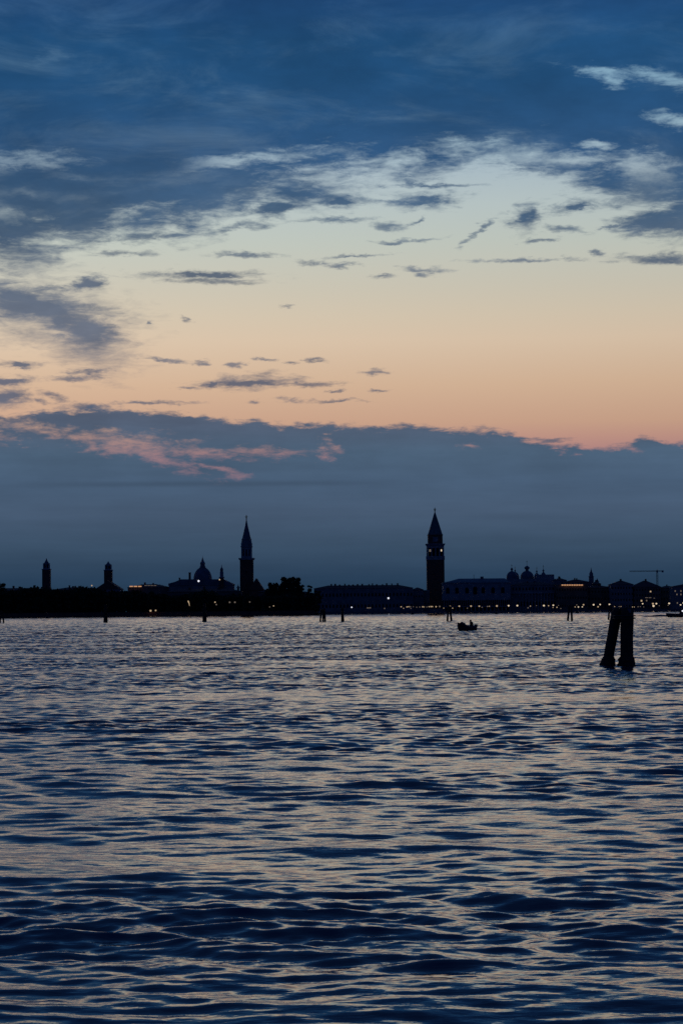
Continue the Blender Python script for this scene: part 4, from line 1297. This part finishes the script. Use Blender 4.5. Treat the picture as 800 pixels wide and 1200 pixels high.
def boat_hull(L, B, H, sheer=.35, n=18, th=.05, draft=.18):
    """open clinker style dinghy, bow towards +x, base z=0 at the water line"""
    bm = bmesh.new(); outer, inner = [], []
    for i in range(n + 1):
        f = i / n; x = -L / 2 + L * f
        w = B / 2 * (min(1, .78 + .5 * f) if f < .5 else max(.03, 1 - ((f - .5) / .5) ** 2.2)) * 1.0
        zt = H * (.78 + sheer * max(0, f - .35) ** 1.5 * 2.2 + .10 * (1 - f))
        xr = x + (.16 * L * max(0, f - .82) * 3)      # raked stem
        ro, ri = [], []
        for j in range(13):
            a = -1 + 2 * j / 12
            s = math.copysign(abs(math.sin(a * math.pi / 2)) ** .8, a)
            z = -draft * (1 - f * .4) + (zt + draft * (1 - f * .4)) * (abs(a) ** 2.1)
            ro.append(bm.verts.new((xr if abs(a) > .6 else x, w * s, z)))
            ri.append(bm.verts.new((xr if abs(a) > .6 else x, max(abs(w) - th, .005) * s, min(z + th, zt))))
        outer.append(ro); inner.append(ri)
    for A, flip in ((outer, 0), (inner, 1)):
        for a, b in zip(A, A[1:]):
            for j in range(12):
                q = (a[j], a[j + 1], b[j + 1], b[j]); bm.faces.new(q if not flip else q[::-1])
    for a, b, c, d in zip(outer, outer[1:], inner, inner[1:]):
        bm.faces.new((a[0], b[0], d[0], c[0])); bm.faces.new((a[-1], c[-1], d[-1], b[-1]))
    bm.faces.new(outer[0]); bm.faces.new(inner[0][::-1]); bm.faces.new(outer[-1][::-1]); 
    return bm


def rowing_boat():
    D = CAM_H * F_PX / (739.3 - 714.5)
    c = W(547, 739, D); k = D / F_PX
    rz = R(180 + 28)            # bow points left and a little towards us
    t = thing('small_boat', (c.x, D, 0), 'small dark open boat with raised bow alone on the water below the pale palace', 'boat', rz=rz)
    Lb = 2.15
    obj('hull', boat_hull(Lb, 1.02, .66, .62), M['hull'], t, smooth=True)
    # inflated bow cover and rubbing tube
    pr = bmesh.new()
    bmesh.ops.create_icosphere(pr, subdivisions=3, radius=1.0)
    for v in pr.verts:
        n_ = mnoise.noise(v.co * 2.3) * .12
        v.co = Vector((.72 + v.co.x * (.46 + n_), v.co.y * (.40 + n_), .66 + v.co.z * (.32 + n_)))
    obj('bow_cover', pr, M['rubber'], t, smooth=True)
    obj('thwart', bx(-.15, .08, -.42, .42, .34, .38), M['wood'], t)
    obj('thwart', bx(-.78, -.52, -.38, .38, .36, .40), M['wood'], t)
    mt = obj('outboard_motor', bx(-1.3, -1.08, -.13, .13, .42, .74), M['rubber'], t)
    bm = bx(-1.22, -1.12, -.05, .05, -.3, .417); obj('drive_leg', bm, M['rubber'], mt)
    bm = bmesh.new(); tube(bm, [(-1.09, 0, .66), (-.85, .05, .70), (-.72, .1, .70)], .018, 6); obj('tiller', bm, M['iron'], mt)
    # person seated in the stern, facing the bow
    P = thing('person', (0, 0, 0), 'person in dark clothes sitting hunched in the stern of the small boat', 'person')
    P.location = t.location; P.rotation_euler = t.rotation_euler
    v = [(-.64, 0, .50), (-.62, 0, .68), (-.57, 0, .84), (-.52, 0, .95), (-.48, 0, 1.02), (-.44, 0, 1.12),
         (-.56, .19, .96), (-.46, .27, .76), (-.30, .20, .62), (-.56, -.19, .96), (-.60, -.27, .74), (-.74, -.14, .70),
         (-.60, .10, .46), (-.22, .14, .50), (-.14, .13, .12), (-.02, .13, .08), (-.60, -.10, .46), (-.22, -.14, .50), (-.14, -.13, .12), (-.02, -.13, .08)]
    e = [(0, 1), (1, 2), (2, 3), (3, 4), (4, 5), (3, 6), (6, 7), (7, 8), (3, 9), (9, 10), (10, 11), (0, 12), (12, 13), (13, 14), (14, 15), (0, 16), (16, 17), (17, 18), (18, 19)]
    r = [.20, .20, .21, .15, .07, .10, .085, .06, .04, .085, .06, .04, .10, .065, .045, .035, .10, .065, .045, .035]
    body = skin_mesh('body', v, e, r, M['cloth'], P)
    hb = bmesh.new(); bmesh.ops.create_icosphere(hb, subdivisions=3, radius=.1)
    for q in hb.verts: q.co = Vector((q.co.x * 1.02 - .435, q.co.y * .82, q.co.z * 1.2 + 1.13))
    bmesh.ops.create_icosphere(hb, subdivisions=1, radius=.018, matrix=Matrix.Translation((-.332, 0, 1.12)))
    for s in (-1, 1): bmesh.ops.create_icosphere(hb, subdivisions=1, radius=.022, matrix=Matrix.Translation((-.44, s * .085, 1.12)))
    obj('face', hb, M['skin'], body, smooth=True)
    hb = bmesh.new(); bmesh.ops.create_icosphere(hb, subdivisions=3, radius=.112)
    for q in list(hb.verts):
        q.co = Vector((q.co.x * 1.1 - .47, q.co.y * 1.0, q.co.z * 1.15 + 1.15))
    obj('hood', hb, M['cloth'], P, smooth=True)
    for s, (hx, hy, hz) in ((1, (-.30, .20, .62)), (-1, (-.74, -.14, .70))):
        bm = bmesh.new(); dirx = .9 if s == 1 else -.2
        tube(bm, [(hx, hy, hz), (hx + .05 * dirx, hy - .02 * s, hz - .02), (hx + .09 * dirx, hy - .03 * s, hz - .03)], [.032, .042, .036], 8)
        for f in range(4):
            y0 = hy - .03 * s + (f - 1.5) * .021
            ln = (.07, .08, .076, .06)[f]
            tube(bm, [(hx + .09 * dirx, y0, hz - .03), (hx + .09 * dirx + ln * .6 * dirx, y0, hz - .035), (hx + .09 * dirx + ln * .8 * dirx, y0, hz - .07)], [.0105, .0095, .007], 6)
        tube(bm, [(hx + .03 * dirx, hy + .03 * s, hz - .02), (hx + .07 * dirx, hy + .055 * s, hz - .035), (hx + .1 * dirx, hy + .05 * s, hz - .055)], [.012, .011, .008], 6)
        obj('hand', bm, M['skin'], body)


rowing_boat()


def motorboat():
    D = CAM_H * F_PX / (723.3 - 712.2)
    c = W(800, 723, D); k = D / F_PX
    t = thing('motorboat', (c.x, D, 0), 'dark low motorboat with a white light, cut by the right edge of the photo', 'boat', rz=R(168))
    obj('hull', boat_hull(7.4, 2.2, .95, .35, draft=.3), M['hull'], t, smooth=True)
    obj('deck', bx(.6, 2.6, -.8, .8, .9, .97), M['wood'], t)
    bm = bmesh.new(); prism(bm, [(-2.6, .55), (1.2, .55), (.5, 2.0), (-2.5, 2.1)], -.82, .82)
    cb = obj('cabin', bm, M['hull'], t)
    for i in range(4):
        o = obj('window', bx(-.34, .34, -.02, .02, 0, .5), M['hole'], cb); o.location = (-2.0 + i * .85, .83, 1.3)
    obj('roof', bx(-2.8, .75, -.95, .95, 2.103, 2.17), M['hull'], t)
    p = W(799.6, 716.0, D)
    inv_ = t.rotation_euler.to_matrix().inverted() @ (p - Vector(t.location))
    obj('lamp', lt([(.04, inv_.z - .2), (.26, inv_.z - .1), (.26, inv_.z + .1), (.05, inv_.z + .22)], 10, inv_.x, 1.1), M['lampW'], t)
    obj('lamp_arm', bx(inv_.x - .05, inv_.x + .05, .83, .98, inv_.z - .4, inv_.z - .21), M['iron'], t)
    bm = bmesh.new()
    for s in (-1, 1): tube(bm, [(2.0 + 0, s * .8, 1.0), (2.0, s * .8, 1.35), (3.1, s * .35, 1.55), (3.4, 0, 1.55)], .025, 5)
    obj('rail', bm, M['iron'], t)


motorboat()


# waves thrown up by the passing boats: long low crests lying on the water
def swell(px0, px1, D, h, wd, seed, name='wake', bow=0.0):
    x0, x1 = WX(px0, D), WX(px1, D); n = int((x1 - x0) / .35); m = 16
    V_, F_ = [], []
    for i in range(n + 1):
        f = i / n; x = x0 + (x1 - x0) * f
        env = math.sin(math.pi * f) ** .6 * (.65 + .5 * mnoise.noise(Vector((x * .12, seed, 0))))
        yc = D + bow * (f - .5) + 2.5 * mnoise.noise(Vector((x * .05, seed + 5, 0)))
        for j in range(m + 1):
            g = j / m * 2 - 1
            z = h * max(env, 0) * math.exp(-g * g * 4.5) * (1 + .22 * mnoise.noise(Vector((x * .8, g * 3, seed)))) - .04
            if j in (0, m) or i in (0, n): z = -.25
            V_.append((x, yc + g * wd / 2, z))
    for i in range(n):
        for j in range(m):
            a = i * (m + 1) + j; F_.append((a, a + m + 1, a + m + 2, a + 1))
    me = bpy.data.meshes.new(name); me.from_pydata(V_, [], F_); me.update(); me.materials.append(M['water'])
    for p in me.polygons: p.use_smooth = True
    o = bpy.data.objects.new(name, me); COL.objects.link(o); tag(o, kind='structure')


swell(752, 812, 640, .9, 5.0, 1.0, bow=-14)
swell(700, 800, 700, .42, 3.6, 2.0, bow=10)
swell(560, 668, 760, .30, 3.0, 3.0)
swell(668, 760, 730, .36, 3.0, 4.0, bow=6)
